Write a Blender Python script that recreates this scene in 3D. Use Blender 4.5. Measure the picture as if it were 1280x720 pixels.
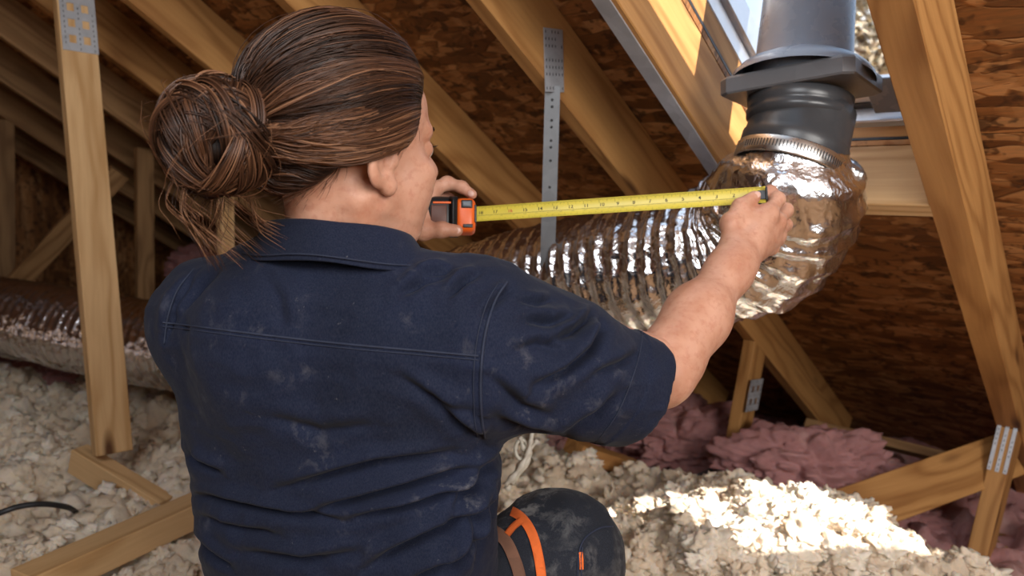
import bpy, bmesh, math, random
import numpy as np
from mathutils import Vector, Matrix, Euler
from mathutils.bvhtree import BVHTree

random.seed(7); rng = np.random.RandomState(11)
for o in list(bpy.data.objects): bpy.data.objects.remove(o)
scene = bpy.context.scene
C = scene.collection

# ------------------------------------------------------------------ camera
F = 960.0; PITCH = math.radians(8.0); CAMZ = 1.05
cp, sp = math.cos(PITCH), math.sin(PITCH)
cam_d = bpy.data.cameras.new('camera'); cam = bpy.data.objects.new('camera', cam_d); C.objects.link(cam)
cam.location = (0, 0, CAMZ); cam.rotation_euler = (math.radians(90) - PITCH, 0, 0)
cam_d.sensor_width = 36.0; cam_d.lens = F/1280*36.0; cam_d.clip_start = .02; cam_d.clip_end = 200
cam_d.dof.use_dof = True; cam_d.dof.focus_distance = .98; cam_d.dof.aperture_fstop = 5.0
scene.camera = cam

# ------------------------------------------------------------------ light
def world():
    w = bpy.data.worlds.new('sky'); scene.world = w; w.use_nodes = True
    nt = w.node_tree; nt.nodes.clear()
    out = nt.nodes.new('ShaderNodeOutputWorld'); bg = nt.nodes.new('ShaderNodeBackground')
    tc = nt.nodes.new('ShaderNodeTexCoord'); n = nt.nodes.new('ShaderNodeTexNoise'); r = nt.nodes.new('ShaderNodeValToRGB')
    n.inputs['Scale'].default_value = 3.2; n.inputs['Detail'].default_value = 6
    nt.links.new(tc.outputs['Generated'], n.inputs['Vector']); nt.links.new(n.outputs['Fac'], r.inputs['Fac'])
    r.color_ramp.elements[0].position = .42; r.color_ramp.elements[0].color = (.36, .60, .95, 1)
    r.color_ramp.elements[1].position = .60; r.color_ramp.elements[1].color = (1, 1, 1, 1)
    nt.links.new(r.outputs['Color'], bg.inputs['Color']); bg.inputs['Strength'].default_value = 1.15
    nt.links.new(bg.outputs[0], out.inputs[0])
world()
sun_d = bpy.data.lights.new('sun', 'SUN'); sun = bpy.data.objects.new('sun', sun_d); C.objects.link(sun)
sun_d.energy = 10.0; sun_d.angle = math.radians(.6); sun_d.color = (1, .96, .9)
SUN_DIR = Vector((-.557, .64, -.71)).normalized()           # travel direction of the light
sun.rotation_euler = SUN_DIR.to_track_quat('-Z', 'Y').to_euler()
# a large soft fill, added unseen behind and right of the photographer
key_d = bpy.data.lights.new('added_fill', 'AREA'); key = bpy.data.objects.new('added_fill', key_d); C.objects.link(key)
key_d.shape = 'RECTANGLE'; key_d.size = 1.4; key_d.size_y = 1.0; key_d.energy = 44; key_d.color = (1, .965, .92)
key.location = (1.25, -1.05, 1.62)
key.rotation_euler = (Vector((.1, 1.3, .9)) - Vector(key.location)).to_track_quat('-Z', 'Y').to_euler()
# a second added fill, floating below the ridge to brighten foil and rafter undersides
k2_d = bpy.data.lights.new('added_ridge_fill', 'AREA'); k2 = bpy.data.objects.new('added_ridge_fill', k2_d); C.objects.link(k2)
k2_d.shape = 'RECTANGLE'; k2_d.size = 1.1; k2_d.size_y = .8; k2_d.energy = 22; k2_d.color = (.93, .96, 1)
k2.location = (-.45, -.75, 2.1)
k2.rotation_euler = (Vector((.3, 1.4, .9)) - Vector(k2.location)).to_track_quat('-Z', 'Y').to_euler()

scene.view_settings.view_transform = 'Standard'; scene.view_settings.look = 'None'
scene.view_settings.exposure = 0.38; scene.view_settings.gamma = 1.0
scene.view_settings.use_curve_mapping = False
scene.cycles.use_denoising = True
scene.cycles.max_bounces = 8; scene.cycles.sample_clamp_indirect = 6

# ------------------------------------------------------------------ pixel -> world
def P(px, py, D):
    a = (px-640)/F; v = (360-py)/F
    return Vector((a*D, D*(cp + v*sp), CAMZ + D*(-sp + v*cp)))
def Pz(px, py, z):
    v = (360-py)/F
    return P(px, py, (z-CAMZ)/(-sp + v*cp))
def project(V):
    V = np.asarray(V, dtype=np.float64).reshape(-1, 3)
    y = V[:, 1]; z = V[:, 2]-CAMZ
    D = y*cp - z*sp; up = y*sp + z*cp
    return 640+F*V[:, 0]/D, 360-F*up/D, D

# roof frame: U along the ridge (left and away), V down the slope (right and away), N outwards
AZ = math.radians(43.9); RP = math.atan(.708)
U = Vector((-math.cos(AZ), math.sin(AZ), 0)); V = Vector((math.sin(AZ)*math.cos(RP), math.cos(AZ)*math.cos(RP), -math.sin(RP)))
N = V.cross(U); N = N if N.z > 0 else -N
RO = Vector((0, 0, CAMZ+1.045))
def R(u, v, w): return RO + U*u + V*v + N*w
def ray_plane(px, py, w=0.0):
    o = Vector((0, 0, CAMZ)); d = P(px, py, 1)-o
    t = ((RO+N*w)-o).dot(N)/d.dot(N); return o+d*t
def roof_uv(p): q = p-RO; return q.dot(U), q.dot(V), q.dot(N)

# ------------------------------------------------------------------ objects
def finish(o, parent=None, M=None):
    C.objects.link(o)
    if M is not None: o.matrix_basis = M
    if parent is not None:
        o.parent = parent; o.matrix_parent_inverse = Matrix.Translation(-Vector(parent.location))
    return o
def tag(o, label, cat=None, group=None, kind=None):
    if label: o['label'] = label
    if cat: o['category'] = cat
    if group: o['group'] = group
    if kind: o['kind'] = kind
    return o
def empty(name, loc, label=None, cat=None, group=None, kind=None):
    o = bpy.data.objects.new(name, None); o.location = loc; o.empty_display_size = .05; C.objects.link(o)
    return tag(o, label, cat, group, kind)
def np_mesh(name, verts, faces, mat, parent=None, M=None, smooth=True, tint=None):
    """faces: list of (m,k) int arrays"""
    verts = np.asarray(verts, dtype=np.float32).reshape(-1, 3)
    if not isinstance(faces, (list, tuple)): faces = [faces]
    faces = [np.asarray(f, dtype=np.int32) for f in faces if len(f)]
    me = bpy.data.meshes.new(name)
    me.vertices.add(len(verts)); me.vertices.foreach_set('co', verts.ravel())
    loops = np.concatenate([f.ravel() for f in faces])
    tot = np.concatenate([np.full(len(f), f.shape[1], np.int32) for f in faces])
    start = np.concatenate([[0], np.cumsum(tot)[:-1]]).astype(np.int32)
    me.loops.add(len(loops)); me.loops.foreach_set('vertex_index', loops)
    me.polygons.add(len(tot)); me.polygons.foreach_set('loop_start', start)
    try: me.polygons.foreach_set('loop_total', tot)
    except Exception: pass
    me.polygons.foreach_set('use_smooth', np.full(len(tot), bool(smooth)))
    me.update(calc_edges=True); me.validate()
    if tint is not None:
        at = me.attributes.new('tint', 'FLOAT', 'POINT'); at.data.foreach_set('value', np.asarray(tint, np.float32))
    if mat: me.materials.append(mat)
    return finish(bpy.data.objects.new(name, me), parent, M)
def bm_obj(name, bm, mat, parent=None, M=None, smooth=False):
    me = bpy.data.meshes.new(name); bm.to_mesh(me); bm.free()
    if smooth:
        for p in me.polygons: p.use_smooth = True
    for m in (mat if isinstance(mat, (list, tuple)) else [mat]): me.materials.append(m)
    return finish(bpy.data.objects.new(name, me), parent, M)
def frame(x, y, z, loc):
    return Matrix(((x.x, y.x, z.x, loc.x), (x.y, y.y, z.y, loc.y), (x.z, y.z, z.z, loc.z), (0, 0, 0, 1)))
def box_bm(sx, sy, sz, bev=.0015, seg=1, cx=0, cy=0, cz=0):
    bm = bmesh.new(); bmesh.ops.create_cube(bm, size=1)
    for v in bm.verts: v.co = Vector((v.co.x*sx+cx, v.co.y*sy+cy, v.co.z*sz+cz))
    if bev: bmesh.ops.bevel(bm, geom=list(bm.edges), offset=bev, segments=seg, affect='EDGES', profile=.5)
    return bm
def beam(name, p0, p1, wy, wz, zdir, mat, parent=None, bev=.002):
    """board from p0 to p1 (its axis), wz thick along zdir, wy across"""
    p0 = Vector(p0); p1 = Vector(p1); x = (p1-p0); L = x.length; x.normalize()
    z = (zdir - x*zdir.dot(x)).normalized(); y = z.cross(x)
    M = frame(x, y, z, (p0+p1)/2)
    bm = box_bm(L, wy, wz, bev)
    return bm_obj(name, bm, mat, parent, M)
def tube(pts, rad, sides=8, caps=True, closed=False):
    """-> verts, [quads, caps] ; rad scalar or per point"""
    pts = np.asarray([tuple(p) for p in pts], dtype=np.float64); n = len(pts)
    rad = np.broadcast_to(np.asarray(rad, dtype=np.float64), (n,))
    T = np.gradient(pts, axis=0); T /= np.linalg.norm(T, axis=1)[:, None]+1e-12
    ref = np.array([0, 0, 1.0]) if abs(T[0, 2]) < .9 else np.array([1.0, 0, 0])
    A = np.zeros_like(pts); a = ref - T[0]*ref.dot(T[0]); a /= np.linalg.norm(a)
    for i in range(n):
        a = a - T[i]*a.dot(T[i]); a /= np.linalg.norm(a)+1e-12; A[i] = a
    B = np.cross(T, A)
    th = np.linspace(0, 2*math.pi, sides, endpoint=False)
    v = pts[:, None, :] + rad[:, None, None]*(A[:, None, :]*np.cos(th)[None, :, None] + B[:, None, :]*np.sin(th)[None, :, None])
    i = np.arange(n-1)[:, None]*sides; j = np.arange(sides)[None, :]; j2 = (j+1) % sides
    q = np.stack([i+j, i+j2, i+sides+j2, i+sides+j], axis=-1).reshape(-1, 4)
    fs = [q]
    if caps: fs.append(np.stack([np.arange(sides)[::-1], (n-1)*sides+np.arange(sides)]))
    return v.reshape(-1, 3), fs
def tube_obj(name, pts, rad, mat, parent=None, sides=8, smooth=True):
    v, f = tube(pts, rad, sides); return np_mesh(name, v, f, mat, parent, smooth=smooth)
def spline(pts, n, vals=None):
    """Catmull-Rom through pts (each a tuple of any length) -> n samples"""
    p = np.asarray([tuple(q) for q in pts], dtype=np.float64)
    p = np.vstack([2*p[0]-p[1], p, 2*p[-1]-p[-2]]); m = len(p)-3
    t = np.linspace(0, m, n); k = np.minimum(t.astype(int), m-1); f = (t-k)[:, None]
    a, b, c, d = p[k], p[k+1], p[k+2], p[k+3]
    return .5*((2*b)+(c-a)*f+(2*a-5*b+4*c-d)*f**2+(3*b-a-3*c+d)*f**3)
def lathe(prof, sides=48, M=None):
    """prof [(r,z)] -> verts, faces"""
    th = np.linspace(0, 2*math.pi, sides, endpoint=False); prof = np.asarray(prof, float); n = len(prof)
    v = np.stack([prof[:, 0][:, None]*np.cos(th), prof[:, 0][:, None]*np.sin(th), np.repeat(prof[:, 1][:, None], sides, 1)], -1).reshape(-1, 3)
    i = np.arange(n-1)[:, None]*sides; j = np.arange(sides)[None, :]; j2 = (j+1) % sides
    return v, [np.stack([i+j, i+j2, i+sides+j2, i+sides+j], -1).reshape(-1, 4)]

# ------------------------------------------------------------------ noise
_tab = np.random.RandomState(3).rand(65536).astype(np.float32)
def vnoise(p):
    p = np.asarray(p, dtype=np.float32); i = np.floor(p).astype(np.int64); f = p-i; f = f*f*(3-2*f)
    r = 0
    for dx in (0, 1):
        for dy in (0, 1):
            for dz in (0, 1):
                h = ((i[..., 0]+dx)*73856093 ^ (i[..., 1]+dy)*19349663 ^ (i[..., 2]+dz)*83492791) & 65535
                w = (f[..., 0] if dx else 1-f[..., 0])*(f[..., 1] if dy else 1-f[..., 1])*(f[..., 2] if dz else 1-f[..., 2])
                r = r + w*_tab[h]
    return r*2-1
def fbm(p, octv=4, gain=.5):
    p = np.asarray(p, dtype=np.float32); s = 0; a = 1.0; t = 0
    for k in range(octv):
        s = s + a*vnoise(p*(2.03**k)+17.3*k); t += a; a *= gain
    return s/t
def billow(p, octv=4, gain=.5):
    p = np.asarray(p, dtype=np.float32); s = 0; a = 1.0; t = 0
    for k in range(octv):
        s = s + a*(1-2*np.abs(vnoise(p*(2.07**k)+9.1*k))); t += a; a *= gain
    return s/t

def puff(p, octv=3, gain=.5):
    p = np.asarray(p, dtype=np.float32); s = 0; a = 1.0; t = 0
    for k in range(octv):
        s = s + a*np.abs(vnoise(p*(2.1**k)+5.7*k)); t += a; a *= gain
    return s/t
def subdivide(v, q):
    e = np.concatenate([np.stack([q[:, k], q[:, (k+1) % 4]], 1) for k in range(4)]); es = np.sort(e, 1)
    key = es[:, 0].astype(np.int64)*len(v)+es[:, 1]; uq, inv = np.unique(key, return_inverse=True); inv = inv.reshape(4, -1)
    a, b = uq//len(v), uq % len(v); n0 = len(v); n1 = n0+len(uq)
    vv = np.vstack([v, (v[a]+v[b])/2, v[q].mean(1)]); c = n1+np.arange(len(q)); m = n0+inv
    return vv, np.concatenate([np.stack([q[:, k], m[k], c, m[(k+3) % 4]], 1) for k in range(4)])

# ------------------------------------------------------------------ signed distance modelling
def grid(lo, hi, h):
    lo = np.asarray(lo, float); hi = np.asarray(hi, float); n = np.ceil((hi-lo)/h).astype(int)+1
    ax = [lo[k]+h*np.arange(n[k]) for k in range(3)]
    G = np.stack(np.meshgrid(*ax, indexing='ij'), -1).astype(np.float32).reshape(-1, 3)
    return G, n, lo
def cap(Pn, a, b, ra, rb=None):
    rb = ra if rb is None else rb; a = np.asarray(tuple(a), np.float32); b = np.asarray(tuple(b), np.float32)
    ba = b-a; pa = Pn-a; h = np.clip(pa@ba/max(float(ba@ba), 1e-12), 0, 1)
    d = pa-h[:, None]*ba
    return np.sqrt((d*d).sum(1))-(ra+(rb-ra)*h)
def ell(Pn, c, r, Rm=None):
    q = Pn-np.asarray(tuple(c), np.float32); r = np.asarray(r, np.float32)
    if Rm is not None: q = q@np.asarray(Rm, np.float32)
    k0 = np.sqrt(((q/r)**2).sum(1)); k1 = np.sqrt(((q/(r*r))**2).sum(1))+1e-9
    return k0*(k0-1)/k1
def smin(a, b, k):
    h = np.maximum(k-np.abs(a-b), 0)/k; return np.minimum(a, b)-h*h*k*.25
def smax(a, b, k): return -smin(-a, -b, k)
def nets(f, n, lo, h, smooth=1):
    f = f.reshape(n); s = f < 0
    cnt = np.zeros(np.array(n)-1, np.int8)
    sl = lambda d: tuple(slice(d[k], d[k]+n[k]-1) for k in range(3))
    cor = [(a, b, c) for a in (0, 1) for b in (0, 1) for c in (0, 1)]
    for d in cor: cnt += s[sl(d)]
    act = (cnt > 0) & (cnt < 8); idx = np.argwhere(act); m = len(idx)
    imap = -np.ones(act.shape, np.int64); imap[act] = np.arange(m)
    vals = {d: f[idx[:, 0]+d[0], idx[:, 1]+d[1], idx[:, 2]+d[2]] for d in cor}
    acc = np.zeros((m, 3)); num = np.zeros(m)
    for d in cor:
        for k in range(3):
            if d[k]: continue
            e = list(d); e[k] = 1; e = tuple(e); a, b = vals[d], vals[e]; x = (a < 0) != (b < 0)
            t = np.where(x, a/(a-b+1e-20), 0); p = np.array(d, float)[None, :].repeat(m, 0); p[:, k] = t
            acc += np.where(x[:, None], p, 0); num += x
    v = (idx+acc/num[:, None])*h+lo
    quads = []
    for k in range(3):
        i, j = [q for q in range(3) if q != k]
        a = np.take(s, range(n[k]-1), axis=k); b = np.take(s, range(1, n[k]), axis=k)
        e = np.argwhere(a != b); e = e[(e[:, i] > 0) & (e[:, j] > 0) & (e[:, i] < n[i]-1) & (e[:, j] < n[j]-1)]
        def at(di, dj):
            q = e.copy(); q[:, i] -= di; q[:, j] -= dj; return imap[q[:, 0], q[:, 1], q[:, 2]]
        q = np.stack([at(1, 1), at(0, 1), at(0, 0), at(1, 0)], 1)
        ins = a[e[:, 0], e[:, 1], e[:, 2]]
        if k == 1: ins = ~ins
        q = np.where(ins[:, None], q, q[:, ::-1]); quads.append(q)
    q = np.concatenate(quads); q = q[(q >= 0).all(1)]
    for _ in range(smooth): v = laplace(v, q, .5)
    return v, q
def laplace(v, q, lam):
    a = np.zeros_like(v); c = np.zeros(len(v))
    for k in range(q.shape[1]):
        i, j = q[:, k], q[:, (k+1) % q.shape[1]]
        for m in range(3):
            a[:, m] += np.bincount(i, v[j, m], len(v)) + np.bincount(j, v[i, m], len(v))
        c += np.bincount(i, minlength=len(v)) + np.bincount(j, minlength=len(v))
    return v*(1-lam)+lam*a/np.maximum(c, 1)[:, None]
def normals(v, q):
    nrm = np.cross(v[q[:, 2]]-v[q[:, 0]], v[q[:, 3 % q.shape[1]]]-v[q[:, 1]]) if q.shape[1] == 4 else np.cross(v[q[:, 1]]-v[q[:, 0]], v[q[:, 2]]-v[q[:, 0]])
    out = np.zeros_like(v)
    for k in range(q.shape[1]):
        for m in range(3): out[:, m] += np.bincount(q[:, k], nrm[:, m], len(v))
    return out/(np.linalg.norm(out, axis=1)[:, None]+1e-12)

# ------------------------------------------------------------------ materials
class NT:
    def __init__(s, name):
        s.m = bpy.data.materials.new(name); s.m.use_nodes = True; s.t = s.m.node_tree; s.t.nodes.clear()
        s.out = s.n('ShaderNodeOutputMaterial'); s.b = s.n('ShaderNodeBsdfPrincipled'); s.l(s.b.outputs[0], s.out.inputs[0])
        s.tc = s.n('ShaderNodeTexCoord')
    def n(s, ty, **kw):
        x = s.t.nodes.new(ty)
        for k, v in kw.items(): setattr(x, k, v)
        return x
    def l(s, a, b): s.t.links.new(a, b)
    def put(s, sock, v):
        if hasattr(v, 'is_output') or isinstance(v, bpy.types.NodeSocket): s.l(v, sock)
        else: sock.default_value = v
    def vec(s, op, a, b=None, scale=None):
        x = s.n('ShaderNodeVectorMath', operation=op); s.put(x.inputs[0], a)
        if b is not None: s.put(x.inputs[1], b)
        if scale is not None: x.inputs['Scale'].default_value = scale
        return x.outputs[0]
    def math(s, op, a, b=None, clamp=False):
        x = s.n('ShaderNodeMath', operation=op, use_clamp=clamp); s.put(x.inputs[0], a)
        if b is not None: s.put(x.inputs[1], b)
        return x.outputs[0]
    def noise(s, v, scale, detail=4, rough=.5, dist=0, col=False):
        x = s.n('ShaderNodeTexNoise'); s.put(x.inputs['Vector'], v); x.inputs['Scale'].default_value = scale
        x.inputs['Detail'].default_value = detail; x.inputs['Roughness'].default_value = rough; x.inputs['Distortion'].default_value = dist
        return x.outputs['Color' if col else 'Fac']
    def voro(s, v, scale, feature='F1', out='Distance', rnd=1):
        x = s.n('ShaderNodeTexVoronoi', feature=feature); s.put(x.inputs['Vector'], v); x.inputs['Scale'].default_value = scale
        x.inputs['Randomness'].default_value = rnd; return x.outputs[out]
    def ramp(s, f, *stops, mode='LINEAR'):
        x = s.n('ShaderNodeValToRGB'); s.put(x.inputs['Fac'], f); r = x.color_ramp; r.interpolation = mode
        for k, (p, c) in enumerate(stops):
            e = r.elements[k] if k < 2 else r.elements.new(p)
            e.position = p; e.color = (*c, 1) if not isinstance(c, (int, float)) else (c, c, c, 1)
        return x.outputs['Color']
    def mix(s, f, a, b, blend='MIX'):
        x = s.n('ShaderNodeMix', data_type='RGBA', blend_type=blend); s.put(x.inputs['Factor'], f)
        for sock, v in ((x.inputs[6], a), (x.inputs[7], b)): s.put(sock, (*v, 1) if isinstance(v, tuple) and len(v) == 3 else v)
        return x.outputs[2]
    def bump(s, h, strength=.3, dist=.01, normal=None):
        x = s.n('ShaderNodeBump'); s.put(x.inputs['Height'], h); x.inputs['Strength'].default_value = strength; x.inputs['Distance'].default_value = dist
        if normal is not None: s.l(normal, x.inputs['Normal'])
        return x.outputs['Normal']
    def set(s, **kw):
        nm = dict(color='Base Color', rough='Roughness', metal='Metallic', normal='Normal', sss='Subsurface Weight', spec='Specular IOR Level', sheen='Sheen Weight', coat='Coat Weight', alpha='Alpha', trans='Transmission Weight')
        for k, v in kw.items():
            if isinstance(v, tuple) and len(v) == 3: v = (*v, 1)
            s.put(s.b.inputs[nm[k]], v)
        return s.m
    def obj(s, rnd=True):
        v = s.tc.outputs['Object']
        if not rnd: return v
        oi = s.n('ShaderNodeObjectInfo'); cmb = s.n('ShaderNodeCombineXYZ')
        for k in range(3): s.l(s.math('MULTIPLY', oi.outputs['Random'], 31.7+13*k), cmb.inputs[k])
        return s.vec('ADD', v, cmb.outputs[0])

def m_wood(name, light, dark, knot=(.09, .035, .012), rough=.62, val=1.0):
    t = NT(name); v = t.obj()
    warp = t.vec('SCALE', t.noise(v, 2.2, 2, col=True), scale=.05); v2 = t.vec('ADD', v, warp)
    st = t.vec('MULTIPLY', v2, (.55, 6.5, 6.5))
    low = t.noise(st, 1.0, 2, .4, .35)
    kv = t.vec('MULTIPLY', v, (2.6, 9.0, 9.0)); kd = t.voro(kv, 1.0)
    kn = t.ramp(kd, (.05, 1.0), (.17, 0.0))
    kh = t.ramp(kd, (.0, 1.0), (.38, 0.0))
    ph = t.math('ADD', t.math('MULTIPLY', low, 62.0), t.math('MULTIPLY', kh, 5.0))
    ring = t.math('ADD', t.math('MULTIPLY', t.math('SINE', ph), .5), .5)
    ring = t.math('POWER', ring, 2.2)
    fine = t.noise(t.vec('MULTIPLY', v2, (4, 130, 130)), 1.0, 3, .6)
    big = t.noise(t.vec('MULTIPLY', v, (1.2, 3, 3)), 1.0, 3)
    mixv = t.math('ADD', t.math('MULTIPLY', ring, .42), t.math('MULTIPLY', fine, .55))
    mixv = t.math('ADD', mixv, t.math('MULTIPLY', t.math('SUBTRACT', big, .5), .6))
    col = t.ramp(mixv, (.12, light), (.85, dark))
    col = t.mix(kn, col, knot)
    oi = t.n('ShaderNodeObjectInfo'); hs = t.n('ShaderNodeHueSaturation')
    t.l(col, hs.inputs['Color']); t.l(t.math('ADD', t.math('MULTIPLY', oi.outputs['Random'], .28*val), .86*val), hs.inputs['Value'])
    return t.set(color=hs.outputs[0], rough=rough, spec=.3, normal=t.bump(mixv, .25, .002))
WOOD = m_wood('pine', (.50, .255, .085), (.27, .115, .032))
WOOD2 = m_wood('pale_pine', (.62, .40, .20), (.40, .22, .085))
WOODD = m_wood('dark_pine', (.36, .20, .085), (.17, .08, .028))  # darker pine tone, used on far rafters, floor and small timbers

def m_osb():
    t = NT('strand_board'); v = t.obj(); 
    w = t.vec('ADD', v, t.vec('SCALE', t.noise(v, 9, 2, col=True), scale=.035))
    def layer(rot, sc):
        mp = t.n('ShaderNodeMapping'); t.l(w, mp.inputs[0]); mp.inputs['Rotation'].default_value = (0, 0, rot); mp.inputs['Scale'].default_value = sc
        c = t.voro(mp.outputs[0], 1.0, out='Color'); sx = t.n('ShaderNodeSeparateColor'); t.l(c, sx.inputs[0])
        e = t.voro(mp.outputs[0], 1.0, feature='DISTANCE_TO_EDGE'); return sx.outputs[0], e
    a, ea = layer(.15, (9, 36, 1)); b, eb = layer(1.1, (11, 44, 1)); c, ec = layer(-.55, (8, 30, 1))
    m1 = t.ramp(t.noise(v, 14, 2), (.45, 0.0), (.53, 1.0)); m2 = t.ramp(t.noise(t.vec('ADD', v, (5, 3, 1)), 11, 2), (.5, 0.0), (.56, 1.0))
    val = t.mix(m2, t.mix(m1, a, b), c); edge = t.mix(m2, t.mix(m1, ea, eb), ec)
    col = t.ramp(val, (.0, (.13, .052, .014)), (.35, (.26, .118, .036)), (.65, (.37, .18, .062)), (1.0, (.54, .31, .13)))
    grain = t.noise(t.vec('MULTIPLY', v, (30, 220, 1)), 1, 2)
    col = t.mix(.35, col, t.ramp(grain, (.3, (.12, .05, .015)), (.7, (.55, .3, .12))), 'OVERLAY')
    gap = t.ramp(edge, (.0, 0.0), (.06, 1.0)); dk = t.ramp(t.noise(v, 26, 2, .7), (.35, 0.0), (.43, 1.0))
    col = t.mix(t.math('MULTIPLY', t.math('SUBTRACT', 1.0, dk), .75), col, (.045, .016, .005))
    col = t.mix(t.math('MULTIPLY', t.math('SUBTRACT', 1.0, gap), .5), col, (.07, .025, .008))
    h = t.math('ADD', t.math('MULTIPLY', val, .6), t.math('MULTIPLY', gap, .5))
    return t.set(color=col, rough=.62, spec=.3, normal=t.bump(h, .5, .004))
OSB = m_osb()

def m_foil():
    t = NT('crinkled_foil'); v = t.obj(False)
    w = t.vec('ADD', v, t.vec('SCALE', t.noise(v, 26, 3, .6, col=True), scale=.05))
    f1 = t.voro(w, 17); f2 = t.voro(t.vec('ADD', w, (3, 1, 2)), 46)
    h = t.math('ADD', t.math('MULTIPLY', f1, 1.0), t.math('MULTIPLY', f2, .30))
    h = t.math('ADD', h, t.math('MULTIPLY', t.noise(v, 150, 2, .6), .05))
    return t.set(color=t.ramp(t.noise(v, 14, 3), (.3, (.80, .80, .82)), (.7, (.93, .93, .95))), metal=1.0, rough=t.math('ADD', t.math('MULTIPLY', t.noise(v, 40, 3), .16), .15), normal=t.bump(h, .42, .012))
FOIL = m_foil()
def m_metal(name, col, rough, var=.15, scale=30, metal=1.0, bump=.05):
    t = NT(name); v = t.obj(); n = t.noise(v, scale, 4, .6); big = t.voro(v, scale*.8, out='Color'); sx = t.n('ShaderNodeSeparateColor'); t.l(big, sx.inputs[0])
    f = t.math('ADD', t.math('MULTIPLY', n, .7), t.math('MULTIPLY', sx.outputs[0], .3))
    a = tuple(c*(1-var) for c in col); b = tuple(min(1, c*(1+var)) for c in col)
    return t.set(color=t.ramp(f, (.25, a), (.75, b)), metal=metal, rough=t.math('ADD', t.math('MULTIPLY', n, .2), rough-.1), normal=t.bump(n, bump, .001))
GALV = m_metal('galvanised_steel', (.50, .51, .54), .45, .15, 30, .45)
STRAPM = m_metal('dull_steel_strap', (.15, .153, .16), .5, .15, 30, .6)
STEEL = m_metal('clamp_steel', (.68, .66, .63), .28, .08)
ALU = m_metal('aluminium_frame', (.66, .67, .70), .42, .05)
PLAST = m_metal('grey_pipe_plastic', (.20, .23, .285), .28, .06, 12, 0.0, .02)
COLLAR = m_metal('dark_grey_collar', (.12, .12, .128), .36, .08, 12, 0.0, .03)
RUBBER = m_metal('black_rubber', (.022, .022, .024), .42, .2, 20, 0.0, .05)
COUPL = m_metal('coupling_rubber', (.045, .046, .05), .32, .15, 20, 0.0, .04)
BLACK = m_metal('black_plastic', (.012, .012, .013), .4, .2, 30, 0.0)
ORANGE = m_metal('orange_plastic', (.82, .13, .012), .35, .06, 30, 0.0)
GREYP = m_metal('grey_button', (.12, .14, .16), .4, .1, 30, 0.0)
YEL = m_metal('tape_yellow', (.66, .53, .06), .35, .06, 18, 0.0, .01)
INK = m_metal('tape_ink', (.03, .025, .012), .6, .1, 30, 0.0)
REDINK = m_metal('tape_red_ink', (.55, .08, .03), .6, .1, 30, 0.0)
CABLE = m_metal('black_cable', (.02, .02, .022), .45, .2, 30, 0.0)
STRAPO = m_metal('orange_webbing', (.72, .135, .02), .8, .15, 90, 0.0, .3)
STRAPB = m_metal('brown_elastic', (.16, .075, .045), .85, .25, 60, 0.0, .3)
CORDM = m_metal('pale_cord', (.74, .70, .60), .5, .15, 60, 0.0, .2)
BOOTM = m_metal('dark_boot_leather', (.05, .035, .025), .6, .2, 20, 0.0, .2)
TRUNKM = m_metal('bark', (.14, .10, .07), .9, .3, 20, 0.0, .5)

def m_ins(name, a, b, c):
    t = NT(name); v = t.obj(False); n = t.noise(v, 7, 3); n2 = t.noise(v, 42, 4, .65, .6); n3 = t.noise(v, 260, 3, .7)
    at = t.n('ShaderNodeAttribute'); at.attribute_name = 'tint'
    f = t.math('ADD', t.math('MULTIPLY', n, .72), t.math('MULTIPLY', at.outputs['Fac'], .28))
    col = t.ramp(f, (.22, a), (.5, b), (.8, c))
    col = t.mix(t.math('MULTIPLY', t.ramp(n2, (.35, 1.0), (.55, 0.0)), .35), col, tuple(x*.6 for x in b))
    h = t.math('ADD', n2, t.math('MULTIPLY', n3, .5))
    t.b.inputs['Subsurface Radius'].default_value = (.022, .016, .011)
    return t.set(color=col, rough=.95, spec=.05, normal=t.bump(h, .6, .006), sss=.75)
WOOL = m_ins('cream_wool', (.56, .42, .30), (.74, .62, .48), (.88, .82, .73))
PINK = m_ins('pink_wool', (.28, .125, .12), (.44, .225, .215), (.54, .38, .32))
# ================================================================== the attic shell
tag(np_mesh('floor', [(-11, -8, -.02), (9, -8, -.02), (9, 11, -.02), (-11, 11, -.02)], np.array([[0, 1, 2, 3]]), WOODD, smooth=False), 'dark boards under the insulation of the attic floor', None, None, 'structure')

u_galv = roof_uv(ray_plane(745, 0))[0]; T = .038; RH = .14
u_hl = u_galv - T                                   # left side of the roof opening
uR1 = roof_uv(ray_plane(1082, 0))[0]; uR0 = roof_uv(ray_plane(1143, 0))[0]
DBL = max(.06, min(.09, uR1-uR0)); u_hr = uR1       # right side of the opening
v_hd = roof_uv(ray_plane(1110, 256))[1]             # upslope face of the header
v_top = v_hd - 1.05
seam = roof_uv(ray_plane(1262, 167, RH))[1]

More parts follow.
